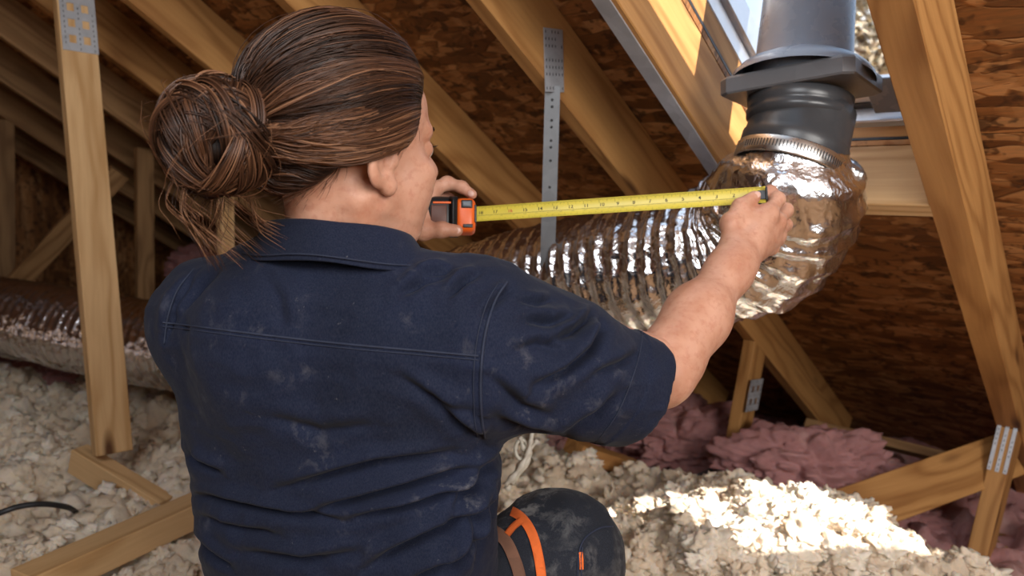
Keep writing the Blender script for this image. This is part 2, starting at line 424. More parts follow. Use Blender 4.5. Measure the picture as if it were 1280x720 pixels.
def minus(r, h):
    u0, u1, v0, v1 = r; a0, a1, b0, b1 = h
    if a1 <= u0 or a0 >= u1 or b1 <= v0 or b0 >= v1: return [r]
    out = []
    if a0 > u0: out.append((u0, a0, v0, v1))
    if a1 < u1: out.append((a1, u1, v0, v1))
    m0, m1 = max(u0, a0), min(u1, a1)
    if b0 > v0: out.append((m0, m1, v0, b0))
    if b1 < v1: out.append((m0, m1, b1, v1))
    return out
ceil = empty('ceiling', RO, 'strand board roof sheathing over sloping pine rafters', None, None, 'structure')
hole = (u_hr, u_hl, v_top, v_hd+.0)
CR = math.cos(RP); hole2 = (-.64, -.20, 1.18/CR, 1.52/CR)            # unseen opening right of the thick rafter, added to sunlight the wool heap
def cut2(r): return [q for a in minus(r, hole) for q in minus(a, hole2)]
rows = [seam-1.22*2, seam-1.22, seam, seam+1.22, 4.1]
for k in range(len(rows)-1):
    v0, v1 = rows[k]+.002, rows[k+1]-.002
    off = -3.2 + (1.22 if k % 2 else 0)
    for c in range(4):
        u0 = off+c*2.44+.002; u1 = off+(c+1)*2.44-.002
        uc, vc = (u0+u1)/2, (v0+v1)/2
        bm = bmesh.new()
        for (a0, a1, b0, b1) in cut2((u0, u1, v0, v1)):
            tmp = box_bm(a1-a0, b1-b0, .012, 0, 1, (a0+a1)/2-uc, (b0+b1)/2-vc, 0)
            me = bpy.data.meshes.new('t'); tmp.to_mesh(me); tmp.free(); bm.from_mesh(me); bpy.data.meshes.remove(me)
        bm_obj('strand_board_panel', bm, OSB, ceil, frame(U, V, U.cross(V), R(uc, vc, RH+.007)))

bm = bmesh.new()
for (a0, a1, b0, b1) in cut2((-2.6, 6.2, -1.4, 4.1)):
    tmp = box_bm(a1-a0-.0, b1-b0, .006, 0, 1, (a0+a1)/2, (b0+b1)/2, 0); me = bpy.data.meshes.new('t'); tmp.to_mesh(me); tmp.free(); bm.from_mesh(me); bpy.data.meshes.remove(me)
bm_obj('roof_membrane', bm, RUBBER, ceil, frame(U, V, U.cross(V), R(0, 0, RH+.018)))
rdg = -1.4; V2 = Vector((-V.x, -V.y, V.z))
def opp(u, v, w): return R(u, rdg, RH+.007)+U*(u*0)+V2*v
vv = [opp(-2.6, 0, 0), opp(6.2, 0, 0), opp(6.2, 4.6, 0), opp(-2.6, 4.6, 0)]
tag(np_mesh('wall_back', [tuple(p) for p in vv], np.array([[0, 1, 2, 3]]), OSB, smooth=False), 'opposite strand board roof slope behind the camera', None, None, 'structure')
rg = opp(-2.6, 0, 0); e1 = R(-2.6, 4.1, RH); e2 = opp(-2.6, 4.6, 0)
vv = [rg, e1, Vector((e1.x, e1.y, -.02)), Vector((e2.x, e2.y, -.02)), e2]
tag(np_mesh('wall_right', [tuple(p) for p in vv], np.array([[0, 1, 2, 3, 4]]), OSB, smooth=False), 'near gable wall behind the photographer', None, None, 'structure')
# far gable wall
rg = opp(6.2, 0, 0); e1 = R(6.2, 4.1, RH); e2 = opp(6.2, 4.6, 0)
vv = [rg, e1, Vector((e1.x, e1.y, -.02)), Vector((e2.x, e2.y, -.02)), e2]
tag(np_mesh('wall_left', [tuple(p) for p in vv], np.array([[0, 1, 2, 3, 4]]), OSB, smooth=False), 'dark far gable wall of the attic', None, None, 'structure')

# nail plate: pressed steel strips with punched slots; local x along, y across
def nail_plate(name, c, xd, nd, L, W, parent, strips=3, cross=0, mat=GALV):
    xd = xd.normalized(); nd = (nd - xd*nd.dot(xd)).normalized(); yd = nd.cross(xd)
    bm = bmesh.new()
    def add(sx, sy, sz, x, y, z):
        r = bmesh.ops.create_cube(bm, size=1)
        for q in r['verts']: q.co = Vector((q.co.x*sx+x, q.co.y*sy+y, q.co.z*sz+z))
    sw = W/(strips*2-1) if strips > 1 else W
    for k in range(strips):
        y = -W/2+sw/2+k*2*sw if strips > 1 else 0
        add(L, sw*1.0, .0016, 0, y, .0008)
    for k in range(cross):
        add(L/(cross*2-1), W, .0016, -L/2+L/(cross*4-2)+k*2*L/(cross*2-1), 0, .0011)
    o = bm_obj(name, bm, mat, parent, frame(xd, yd, nd, Vector(c)))
    bm = bmesh.new()
    n = max(3, int(L/.013)); ks = strips if strips > 1 else max(3, int(W/.0095))
    for i in range(n):
        for k in range(ks):
            y = (-W/2+sw/2+k*2*sw) if strips > 1 else -W/2+W*(k+.5)/ks
            x = -L/2+L*(i+.5)/n
            if random.random() < .15 or (strips == 1 and i % 4 == 3): continue
            r = bmesh.ops.create_cube(bm, size=1)
            for q in r['verts']: q.co = Vector((q.co.x*.0055+x, q.co.y*.0018+y, q.co.z*.0012+.0016))
    s = bm_obj('punched_tooth_row', bm, BLACK, o); s['kind'] = 'stuff'
    s.matrix_parent_inverse = Matrix.Identity(4)
    return o

NU = -U
def truss(u, label, post=None, width=T, mat=WOOD, v0=-1.3, v1=3.6, skew=0.0):
    base = R(u, 1.5, 0); base = Vector((base.x, base.y, 0))
    t = empty('roof_truss', base, label, 'truss', 'roof trusses')
    beam('rafter', R(u+(v0-1.39)*skew, v0, RH/2), R(u+(v1-1.39)*skew, v1, RH/2), width, RH, N, mat, t)
    if post:
        (a, b) = post; beam('post', a, b, .089, T, U, WOODD if post is None else mat, t)
    return t

# --- truss beside the opening on the right (doubled rafter)
uD = uR1-DBL/2
pt = ray_plane(1256, 540); uu, vv_, _ = roof_uv(pt)
SKEW = (uu-.012-uD)/(vv_-1.39)                       # this rafter is not quite parallel to the others
trR = truss(uD, 'thick pine rafter at the skylight with a steel plate joining a post below', None, DBL, skew=SKEW)
topR = R(uD+(vv_-1.39)*SKEW, vv_, .01); pd = project([topR])[2][0]
botR = P(1212, 745, pd*.985)
beam('post', topR, botR, .089, DBL*.82, U, WOOD, trR)
axis = (topR-botR).normalized()
zz_ = (U-axis*U.dot(axis)).normalized(); front = zz_.cross(axis); front = front if front.y < 0 else -front
nail_plate('nail_plate', topR - axis*.050 + front*.046, axis, front, .150, DBL*.80, trR, 3)
br0 = P(1262, 568, pd+.06); br1 = P(940, 684, 1.93)
tag(beam('floor_brace', br0, br1, .125, T, (Vector((0, 0, CAMZ))-br0), WOOD), 'long knotty pine brace lying slanted behind the sunlit wool heap', 'beam')

# --- truss carrying the duct strap
uS = roof_uv(ray_plane(640, 60))[0]
p_top = ray_plane(942, 432); uq, vq, _ = roof_uv(p_top)
tp = R(uS, vq, .03); dS = project([tp])[2][0]
trS = truss(uS, 'pine rafter truss from which the steel duct strap hangs', (tp, P(900, 668, dS*1.03)))
axS = (tp-P(900, 668, dS*1.03)).normalized()
nail_plate('nail_plate', P(934, 492, dS*1.0)+NU*(T/2+.004), axS, NU, .10, .08, trS, 3, 3)

# --- further trusses to the left
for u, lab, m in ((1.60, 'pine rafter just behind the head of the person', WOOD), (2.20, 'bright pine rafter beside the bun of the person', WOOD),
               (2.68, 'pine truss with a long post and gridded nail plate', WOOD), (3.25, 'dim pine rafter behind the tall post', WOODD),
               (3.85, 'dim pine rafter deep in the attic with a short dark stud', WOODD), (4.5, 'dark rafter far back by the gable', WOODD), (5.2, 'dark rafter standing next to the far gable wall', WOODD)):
    t = truss(u, lab, mat=m)
    if abs(u-2.68) < .01:
        tp = ray_plane(88, -30); d = project([tp])[2][0]
        a, b = P(88, -40, d), P(141, 566, d*.985); ax = (a-b).normalized()
        beam('post', a, b, .089, T, U, WOOD2, t)
        nail_plate('nail_plate', P(94, 22, d)+NU*(T/2+.003)+ (a-b).normalized().cross(U)*0, ax, NU, .19, .086, t, 3, 5)
        fb = P(95, 552, d*1.0); fe = P(192, 590, d*.96)
        beam('bottom_chord', fb+Vector((0, 0, -.045)), fe+Vector((.03, -.02, -.095)), .05, .07, Vector((0, 0, 1)), WOOD2, t)
    if abs(u-3.85) < .01:
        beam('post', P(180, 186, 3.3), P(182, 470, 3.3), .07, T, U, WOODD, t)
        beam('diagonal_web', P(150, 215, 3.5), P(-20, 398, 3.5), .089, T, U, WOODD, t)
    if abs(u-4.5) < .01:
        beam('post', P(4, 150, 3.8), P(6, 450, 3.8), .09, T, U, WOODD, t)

# stud whose top shows between bun and shoulder
tag(beam('stud', P(281, 155, 2.6), P(284, 505, 2.6), .045, T, U, WOOD2), 'thin upright wood stud behind the left shoulder', 'stud')
# loose timbers on the floor
tag(beam('joist', Pz(28, 735, .27), Pz(300, 612, .27), .075, .06, Vector((0, 0, 1)), WOOD2), 'pale pine joist with a knot lying among the wool', 'joist')
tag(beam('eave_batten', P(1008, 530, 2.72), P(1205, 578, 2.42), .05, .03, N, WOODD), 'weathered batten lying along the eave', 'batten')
tag(beam('wood_offcut', P(716, 560, 2.25), P(800, 588, 2.35), .10, .045, Vector((0, 0, 1)), WOOD), 'short orange wood offcut half buried in wool', 'offcut')
tag(beam('floor_plate', P(935, 628, 2.1), P(1010, 640, 2.12), .10, .05, Vector((0, 0, 1)), WOOD), 'short floor plate behind the sunlit heap', 'plate')
tag(beam('steel_brace', P(838, 614, 2.35), P(985, 545, 2.75), .03, .006, Vector((0, -.5, 1)), STRAPM), 'flat grey steel brace crossing behind the short post', 'brace')
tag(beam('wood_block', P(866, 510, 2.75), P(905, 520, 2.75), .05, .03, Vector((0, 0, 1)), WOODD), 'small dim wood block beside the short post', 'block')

# ------------------------------------------------------------------ roof opening: trimmer, header, curb, frame
win = empty('window_1', R((u_hl+u_hr)/2, v_hd, 0), 'open skylight with wooden curb and grey aluminium frame', None, None, 'structure')
b = beam('trimmer', R(u_hl+T/2, v_top-.9, RH/2), R(u_hl+T/2, v_hd+T, RH/2), T, RH, N, WOOD, win)
beam('galvanised_angle', R(u_galv-.011, v_top-.9, -.0018), R(u_galv-.011, v_hd+T, -.0018), .034, .003, N, GALV, win, .0005)
beam('galvanised_angle', R(u_galv+.0015, v_top-.9, .014), R(u_galv+.0015, v_hd+T, .014), .003, .034, N, GALV, win, .0005)
hv = v_hd+T/2
beam('header', R(u_hl, hv, RH/2), R(u_hr, hv, RH/2), T, RH, N, WOOD2, win)
beam('header', R(u_hl, v_top-T/2, RH/2), R(u_hr, v_top-T/2, RH/2), T, RH, N, WOOD2, win)
# curb on top of the sheathing
c0, c1 = RH+.016, RH+.062
beam('curb', R(u_hl+.018, v_top, (c0+c1)/2), R(u_hl+.018, v_hd, (c0+c1)/2), .036, c1-c0, N, WOOD, win)
beam('curb', R(u_hr-.018, v_top, (c0+c1)/2), R(u_hr-.018, v_hd, (c0+c1)/2), .036, c1-c0, N, WOOD, win)
beam('curb', R(u_hl, v_hd+.018, (c0+c1)/2-.006), R(u_hr, v_hd+.018, (c0+c1)/2-.006), .036, (c1-c0)*.7, N, WOOD, win)
beam('curb', R(u_hl, v_top-.018, (c0+c1)/2), R(u_hr, v_top-.018, (c0+c1)/2), .036, c1-c0, N, WOOD, win)
# aluminium frame, two steps
for (w0, w1, ins) in ((RH+.063, RH+.10, .0), (RH+.101, RH+.155, .012)):
    wm = (w0+w1)/2; th = .03
    beam('frame_rail', R(u_hl+.016-ins, v_top, wm), R(u_hl+.016-ins, v_hd, wm), th, w1-w0, N, ALU, win, .003)
    beam('frame_rail', R(u_hr-.016+ins, v_top, wm), R(u_hr-.016+ins, v_hd, wm), th, w1-w0, N, ALU, win, .003)
    beam('frame_rail', R(u_hl, v_hd+.016-ins*3, wm), R(u_hr, v_hd+.016-ins*3, wm), th, w1-w0, N, ALU, win, .003)
    beam('frame_rail', R(u_hl, v_top-.016, wm), R(u_hr, v_top-.016, wm), th, w1-w0, N, ALU, win, .003)
beam('gasket', R(u_hl, v_hd-.003, RH+.1005), R(u_hr, v_hd-.003, RH+.1005), .02, .006, N, RUBBER, win, .001)

# ------------------------------------------------------------------ insulation
def in_view(x, y, pad=140):
    px, py, D = project(np.stack([x, y, np.full_like(x, .25)], -1)); return (D > .3) & (px > -pad-120) & (px < 1280+pad) & (py < 720+pad)
HEAP = Pz(955, 668, .32)
def height(x, y):
    p = np.stack([x, y, np.zeros_like(x)], -1)
    h = .20 + .055*fbm(p*2.1, 3) + .03*billow(p*7.0, 2)
    d2 = ((x-HEAP.x)/.36)**2 + ((y-HEAP.y-.06)/.30)**2; h = h + .12*np.exp(-d2*1.4)
    # trampled clear around the kneeling person and the photographer
    dp = ((x+.12)/.62)**2 + ((y-.78)/.62)**2; k = np.clip((dp-.7)/.9, 0, 1); h = h*(k*k*(3-2*k)) - .02*(1-k)
    s_ = x*math.sin(AZ)+y*math.cos(AZ)
    h = h - .15*np.clip((s_-1.72)/.25, 0, 1)*(x > .1)
    h = h - .08*np.clip((x-.92)/.2, 0, 1)*(y > 1.2)
    return h
def is_pink(x, y):
    s_ = x*math.sin(AZ)+y*math.cos(AZ); n = fbm(np.stack([x*1.8, y*1.8, np.zeros_like(x)+3], -1), 2)
    return ((s_+.25*n > 1.93) | (y+.6*n > 2.95))
def roof_ok(x, y, z):
    s_ = x*math.sin(AZ)+y*math.cos(AZ); return z < CAMZ+1.045-.708*s_+.02
def relief(p): return .085*puff(p*5.2+1, 1)+.040*puff(p*11, 1)+.050*puff(p*27+3, 2)-.03
def surf(x, y):
    z = height(x, y); return z+relief(np.stack([x, y, z], -1))
def ground(name, mat, want, label):
    st = .0105 if not want else .016; xs = np.arange(-3.9, 2.6, st) if want else np.arange(-2.7, 1.9, st); ys = np.arange(.2, 4.6, st) if want else np.arange(.75, 3.3, st)
    X, Y = np.meshgrid(xs, ys, indexing='ij'); x = X.ravel(); y = Y.ravel()
    z = height(x, y); p = np.stack([x, y, z], -1)
    z = z + relief(p); jx = .010*fbm(p*40+5, 2); jy = .010*fbm(p*40+9, 2)
    v = np.stack([x+jx, y+jy, z], -1)
    ok = (is_pink(x, y) == want) & in_view(x, y) & roof_ok(x, y, z-.14)
    i = np.arange(len(xs)-1)[:, None]*len(ys); j = np.arange(len(ys)-1)[None, :]
    q = np.stack([i+j, i+len(ys)+j, i+len(ys)+j+1, i+j+1], -1).reshape(-1, 4)
    q = q[ok[q].any(1)]
    used = np.unique(q); mp = np.zeros(len(v), np.int64); mp[used] = np.arange(len(used))
    return v[used], mp[q]
def ico(sub):
    bm = bmesh.new(); bmesh.ops.create_icosphere(bm, subdivisions=sub, radius=1); bm.verts.ensure_lookup_table()
    v = np.array([q.co[:] for q in bm.verts]); f = np.array([[q.index for q in p.verts] for p in bm.faces]); bm.free(); return v, f
iv6, if6 = ico(6); iv4, if4 = ico(4); iv3, if3 = ico(3)
def blobs(iv):
    out = []
    for k in range(10):
        d = .62 + .55*puff(iv*1.4+13*k, 1) + .75*puff(iv*2.9+5*k, 1) + .12*puff(iv*8+3*k, 1)
        w = np.stack([fbm(iv*2.3+7*k+a, 2) for a in (0, 31, 67)], -1)*.16
        out.append((iv*d[:, None]+w)*np.array([1.15, .7+.5*random.random(), .62+.3*random.random()]))
    return out
B4, B3 = blobs(iv4), blobs(iv3)
def tufts(want, n, rmin, rmax, bounds, hi_dist, seed):
    rs = np.random.RandomState(seed); x = rs.uniform(bounds[0], bounds[1], n); y = rs.uniform(bounds[2], bounds[3], n)
    ok = (is_pink(x, y) == want) & in_view(x, y, 60); x, y = x[ok], y[ok]
    z = surf(x, y); ok = roof_ok(x, y, z-.05) & (height(x, y) > .05); x, y, z = x[ok], y[ok], z[ok]
    r = rmin+(rmax-rmin)*rs.rand(len(x))**2.0
    VV = []; FF = []; TT = []; nb = 0
    for k in range(len(x)):
        near = math.hypot(x[k], y[k]) < hi_dist and r[k] > .02
        b, f = (B4[rs.randint(10)], if4) if near else (B3[rs.randint(10)], if3)
        q = Matrix.Rotation(rs.rand()*6.28, 3, 'Z') @ Matrix.Rotation(rs.randn()*.9, 3, 'X')
        v = b@np.array(q).T*r[k] + np.array([x[k], y[k], z[k]-r[k]*.05])
        VV.append(v); FF.append(f+nb); nb += len(v); TT.append(np.full(len(v), rs.rand()))
    return np.concatenate(VV), np.concatenate(FF), np.concatenate(TT)
def insulation(name, mat, want, label, n, rmin, rmax, bounds, hi, seed):
    v, q = ground(name, mat, want, label); tv, tf, tt = tufts(want, n, rmin, rmax, bounds, hi, seed)
    tq = .5+.5*fbm(v*8, 2)
    o = np_mesh(name, np.vstack([v, tv]), [q, tf+len(v)], mat, tint=np.concatenate([tq, tt]))
    tag(o, label, 'insulation', None, 'stuff')
insulation('cream_insulation', WOOL, False, 'loose cream glass wool spread over the attic floor', 7600, .009, .030, (-2.6, 1.9, .9, 3.1), 2.0, 5)
insulation('pink_insulation', PINK, True, 'dusty pink glass wool filling the low eave', 3000, .015, .05, (-3.4, 2.3, 1.6, 4.4), .1, 6)
# extra fine crumbs and lumps piled on the sunlit heap
def heap():
    rs = np.random.RandomState(21); VV = []; FF = []; TT = []; nb = 0
    for k in range(900):
        a = rs.rand()*6.28; rr = abs(rs.randn())*.17
        x = HEAP.x+math.cos(a)*rr*1.15; y = HEAP.y+.05+math.sin(a)*rr
        z = float(surf(np.array([x]), np.array([y]))[0]); r = .008+.020*rs.rand()**1.8
        b = B4[rs.randint(10)] if r > .02 else B3[rs.randint(10)]; f = if4 if r > .02 else if3
        q = Matrix.Rotation(rs.rand()*6.28, 3, 'Z') @ Matrix.Rotation(rs.randn()*.6, 3, 'X')
        v = b@np.array(q).T*r+np.array([x, y, z+r*.3]); VV.append(v); FF.append(f+nb); nb += len(v); TT.append(np.full(len(v), .3+.7*rs.rand()))
    tag(np_mesh('wool_heap', np.concatenate(VV), np.concatenate(FF), WOOL, tint=np.concatenate(TT)), 'mound of torn cream wool lit by the sun', 'insulation', None, 'stuff')
heap()
for (px, py, z, r, lab) in ((1010, 585, .20, .20, 'big pink wool batt bulging at the eave beside the pine brace'), (860, 545, .18, .17, 'brownish pink wool batt behind the short post'), (1120, 652, .0, .12, 'shadowed pink wool batt under the pine brace'), (255, 332, .52, .17, 'pink wool batt far back behind the dark duct'), (90, 468, .26, .12, 'rose pink wool lump below the dark duct')):
    c = Pz(px, py, z); v, f = iv6.copy(), if6
    d = .70+.55*puff(v*1.6+px, 1)+.42*puff(v*4.5+px, 2)+.12*puff(v*14, 2)
    v = v*d[:, None]*np.array([r*1.25, r*.9, r*.62])+np.array(c)
    np_mesh('pink_batt', v, f, PINK, tint=np.full(len(v), .25)); tag(C.objects[-1], lab, 'insulation', 'pink wool batts')

# ------------------------------------------------------------------ tree outside the opening
def tree():
    c = P(1120, 30, 5.2); t = empty('tree', (c.x, c.y, -2.6), 'sunlit tree with dry tan leaves outside the skylight', 'tree')
    m = NT('dry_leaf'); at = m.n('ShaderNodeAttribute'); at.attribute_name = 'tint'
    lm = m.set(color=m.ramp(at.outputs['Fac'], (.0, (.10, .085, .05)), (.5, (.42, .31, .17)), (1.0, (.72, .66, .55))), rough=.7)
    n = 9000; d = rng.randn(n, 3); d /= np.linalg.norm(d, axis=1)[:, None]; rr = rng.rand(n)**.45
    pos = d*rr[:, None]*np.array([.86, .8, 1.15])+np.array(c)
    a = rng.randn(n, 3); a /= np.linalg.norm(a, axis=1)[:, None]; b = np.cross(a, rng.randn(n, 3)); b /= np.linalg.norm(b, axis=1)[:, None]
    s = (.018+.03*rng.rand(n))[:, None]; v = np.stack([pos-a*s, pos+b*s*.45, pos+a*s, pos-b*s*.45], 1).reshape(-1, 3)
    q = np.arange(n*4).reshape(-1, 4)
    o = np_mesh('foliage', v, q, lm, t, smooth=False, tint=np.repeat(rng.rand(n), 4)); o['kind'] = 'stuff'
    tube_obj('trunk', spline([(c.x+.1, c.y, -2.6), (c.x, c.y, -1), (c.x+.05, c.y, .6), (c.x, c.y, c.z+.5)], 16), np.linspace(.13, .04, 16), TRUNKM, t)
    for k in range(9):
        e = Vector(c)+Vector(d[k]*.7); s0 = Vector((c.x, c.y, c.z-.6+.1*k))
        tube_obj('branch', [s0, (s0+e)/2+Vector((0, 0, .05)), e], [.03, .02, .008], TRUNKM, t, 6)
tree()
# ================================================================== pipe through the roof
ax0 = P(1004, 110, 1.32)                       # centre of the collar plate
def lathe_obj(name, prof, M, mat, parent, sides=56, smooth=True):
    v, f = lathe(prof, sides); return np_mesh(name, v, f, mat, parent, M, smooth)
def axes_to(p, q):
    z = (Vector(q)-Vector(p)).normalized(); x = Vector((1, 0, 0)); x = (x-z*x.dot(z)).normalized(); return frame(x, z.cross(x), z, Vector(p))
pipe = empty('vent_pipe', ax0, 'grey plastic vent pipe with square collar through the skylight', 'vent pipe')
Mup = axes_to(P(1003, 92, 1.33), P(1024, -160, 1.36))
lathe_obj('upper_pipe', [(.083, -.02), (.083, .012), (.0815, .014), (.0805, .02), (.074, .20), (.071, .45), (.071, .9), (.066, .9), (.066, .2), (.076, .0)], Mup, PLAST, pipe)
lathe_obj('flange_dome', [(.118, -.016), (.117, -.008), (.107, .004), (.095, .012), (.084, .017), (.080, .017), (.080, -.02)], Mup, PLAST, pipe)
# square collar plate with chamfered corners, level with the roof opening, tipped a little
def collar():
    bm = bmesh.new(); s = .1; c = .014; h = .030
    pts = [(-s, -s+c), (-s+c, -s), (s-c, -s), (s, -s+c), (s, s-c), (s-c, s), (-s+c, s), (-s, s-c)]
    ring = lambda z, k: [bm.verts.new((x*k, y*k, z)) for x, y in [(p*1.12, q*.9) for p, q in pts]]
    def circ(z):
        return [bm.verts.new((.074*math.cos(math.atan2(y*.9, x*1.12)), .074*math.sin(math.atan2(y*.9, x*1.12)), z)) for x, y in pts]
    r = [circ(-h/2), ring(-h/2, .97), ring(-h/2+.003, 1.0), ring(h/2-.004, 1.0), ring(h/2, .98), circ(h/2+.006)]
    for a, b in zip(r[:-1], r[1:]):
        for k in range(8): bm.faces.new((a[k], a[(k+1) % 8], b[(k+1) % 8], b[k]))
    for k in range(8): bm.faces.new((r[-1][k], r[-1][(k+1) % 8], r[0][(k+1) % 8], r[0][k]))
    bmesh.ops.recalc_face_normals(bm, faces=list(bm.faces))
    Mc = axes_to(P(1001, 108, 1.33), P(1001, 108, 1.33)+Vector((.0, .15, 1))) @ Matrix.Rotation(math.radians(-40), 4, 'Z')
    bm_obj('collar_plate', bm, COLLAR, pipe, Mc)
    bm2 = box_bm(.15, .10, .004, .001); bm_obj('flashing_sheet', bm2, PLAST, pipe, frame(-U, V, N, R(u_hr+.085, v_hd-.06, .215)))
collar()
cA, cB = P(1000, 124, 1.33), P(993, 190, 1.325)
Mlo = axes_to(cB, cA); LL = (cA-cB).length
lathe_obj('coupling_ring', [(.080, LL*.55), (.0865, LL*.60), (.0875, LL*.72), (.084, LL*.76), (.086, LL*.80), (.088, LL*.98), (.084, LL*1.02), (.07, LL*1.02)], Mlo, COUPL, pipe)
# clamp and lower coupling lean towards the duct
k0, k1 = P(990, 192, 1.325), P(998, 148, 1.33)
Mk = axes_to(k0, k1) @ Matrix.Rotation(math.radians(7), 4, 'Y')
lathe_obj('rubber_coupling', [(.078, -.02), (.0895, -.018), (.0895, .0), (.0905, .003), (.0905, .018), (.0885, .021), (.0845, .06), (.083, .085), (.07, .085)], Mk, COUPL, pipe)
clamp = empty('hose_clamp', k0, 'shiny steel worm drive clamp round the duct neck', 'clamp')
lathe_obj('band', [(.0905, -.033), (.0922, -.0325), (.0930, -.031), (.0930, -.006), (.0922, -.0045), (.0905, -.004)], Mk, STEEL, clamp, 72)
bm = bmesh.new()
for k in range(40):
    a = math.radians(-160+k*3.4); r = bmesh.ops.create_cube(bm, size=1)
    for q in r['verts']:
        p = Vector((q.co.z*.0008+.0931, q.co.y*.0016, q.co.x*.012-.0185)); q.co = Matrix.Rotation(a, 3, 'Z') @ p
o = bm_obj('band_slots', bm, BLACK, clamp, Mk); o['kind'] = 'stuff'
ang = math.radians(-24); Ms = Mk @ Matrix.Rotation(ang, 4, 'Z') @ Matrix.Translation((.099, 0, -.0165)) 
bm_obj('screw_housing', box_bm(.014, .02, .02, .003, 2), STEEL, clamp, Ms)
Mh = Ms @ Matrix.Translation((.002, .0, -.0)) @ Matrix.Rotation(math.radians(90), 4, 'Y')
lathe_obj('screw_head', [(0, .0), (.0075, .0), (.0085, .004), (.0085, .011), (.006, .014), (.006, .018), (0, .018)], Mh, STEEL, clamp, 6, False)

# ================================================================== flexible foil duct
def duct():
    D0 = 1.325
    key = [(991, 186, 1.325, .0905), (990, 196, 1.328, .094), (988, 206, 1.333, .110), (986, 222, 1.345, .122), (982, 246, 1.375, .128), (962, 284, 1.43, .136), (922, 312, 1.49, .136), (860, 326, 1.555, .133), (790, 336, 1.63, .130), (700, 350, 1.75, .130), (620, 368, 1.86, .130), (540, 392, 1.98, .130),
           (440, 418, 2.10, .130), (340, 432, 2.22, .130), (240, 434, 2.34, .130), (150, 424, 2.46, .130), (70, 408, 2.58, .130), (-10, 392, 2.72, .130), (-110, 372, 2.9, .13), (-230, 355, 3.1, .13)]
    pts = [tuple(P(a, b, c))+(r,) for a, b, c, r in key]
    s = spline(pts, 60); L = np.concatenate([[0], np.cumsum(np.linalg.norm(np.diff(s[:, :3], axis=0), axis=1))])
    n = int(L[-1]/.0052); t = np.linspace(0, L[-1], n)
    c = np.stack([np.interp(t, L, s[:, k]) for k in range(4)], -1)
    for _ in range(12): c[1:-1, :3] = .25*c[:-2, :3]+.5*c[1:-1, :3]+.25*c[2:, :3]
    T_ = np.gradient(c[:, :3], axis=0); T_ /= np.linalg.norm(T_, axis=1)[:, None]
    A = np.zeros_like(T_); a = np.array([0, -1, 0.]); 
    for i in range(n):
        a = a-T_[i]*a.dot(T_[i]); a /= np.linalg.norm(a); A[i] = a
    Bq = np.cross(T_, A); sides = 132; th = np.linspace(0, 2*math.pi, sides, endpoint=False)
    TH, TT = np.meshgrid(th, t); ca, sa = np.cos(TH), np.sin(TH)
    dirs = A[:, None, :]*ca[..., None]+Bq[:, None, :]*sa[..., None]
    pitch_ = .036
    wob = fbm(np.stack([TT*9, ca*1.6, sa*1.6], -1), 2)
    ph = (TT/pitch_ + TH/(2*math.pi) + .22*wob)
    fr = ph-np.floor(ph); rib = np.abs(2*fr-1)**1.6                       # 1 at wire, 0 mid
    cell = np.floor(ph)
    q = np.stack([TT*30, ca*4.2, sa*4.2], -1)
    cr = billow(np.stack([TT*26, ca*4.5+TT*5, sa*4.5], -1), 3, .6)
    ridge = billow(np.stack([cell*3.1, TH*5.0/1.0+TT*16, fr*1.2], -1), 2)
    fade = np.clip((TT-.0)/.05, 0.0, 1)
    el = np.exp(-((TT-.20)/.16)**2)                                        # deeper folds on the bend
    big = billow(np.stack([TT*11+ca*2.2, ca*2.0-TT*6, sa*2.0], -1), 2, .5)
    rad = c[:, 3][:, None] + fade*(.0105*(rib-.45) + .0030*cr + .0034*ridge*(1-rib) + .007*fbm(q*.22, 2) + .0014*billow(q*1.6, 2) + el*.009*big)
    v = c[:, None, :3]+dirs*rad[..., None]
    i = np.arange(n-1)[:, None]*sides; j = np.arange(sides)[None, :]; j2 = (j+1) % sides
    f = np.stack([i+j, i+j2, i+sides+j2, i+sides+j], -1).reshape(-1, 4)
    o = np_mesh('flexible_duct', v.reshape(-1, 3), f[:, ::-1], FOIL, smooth=True)
    tag(o, 'silver foil flexible duct bending down from the vent pipe and running along the attic', 'duct')
    return c
DC = duct()

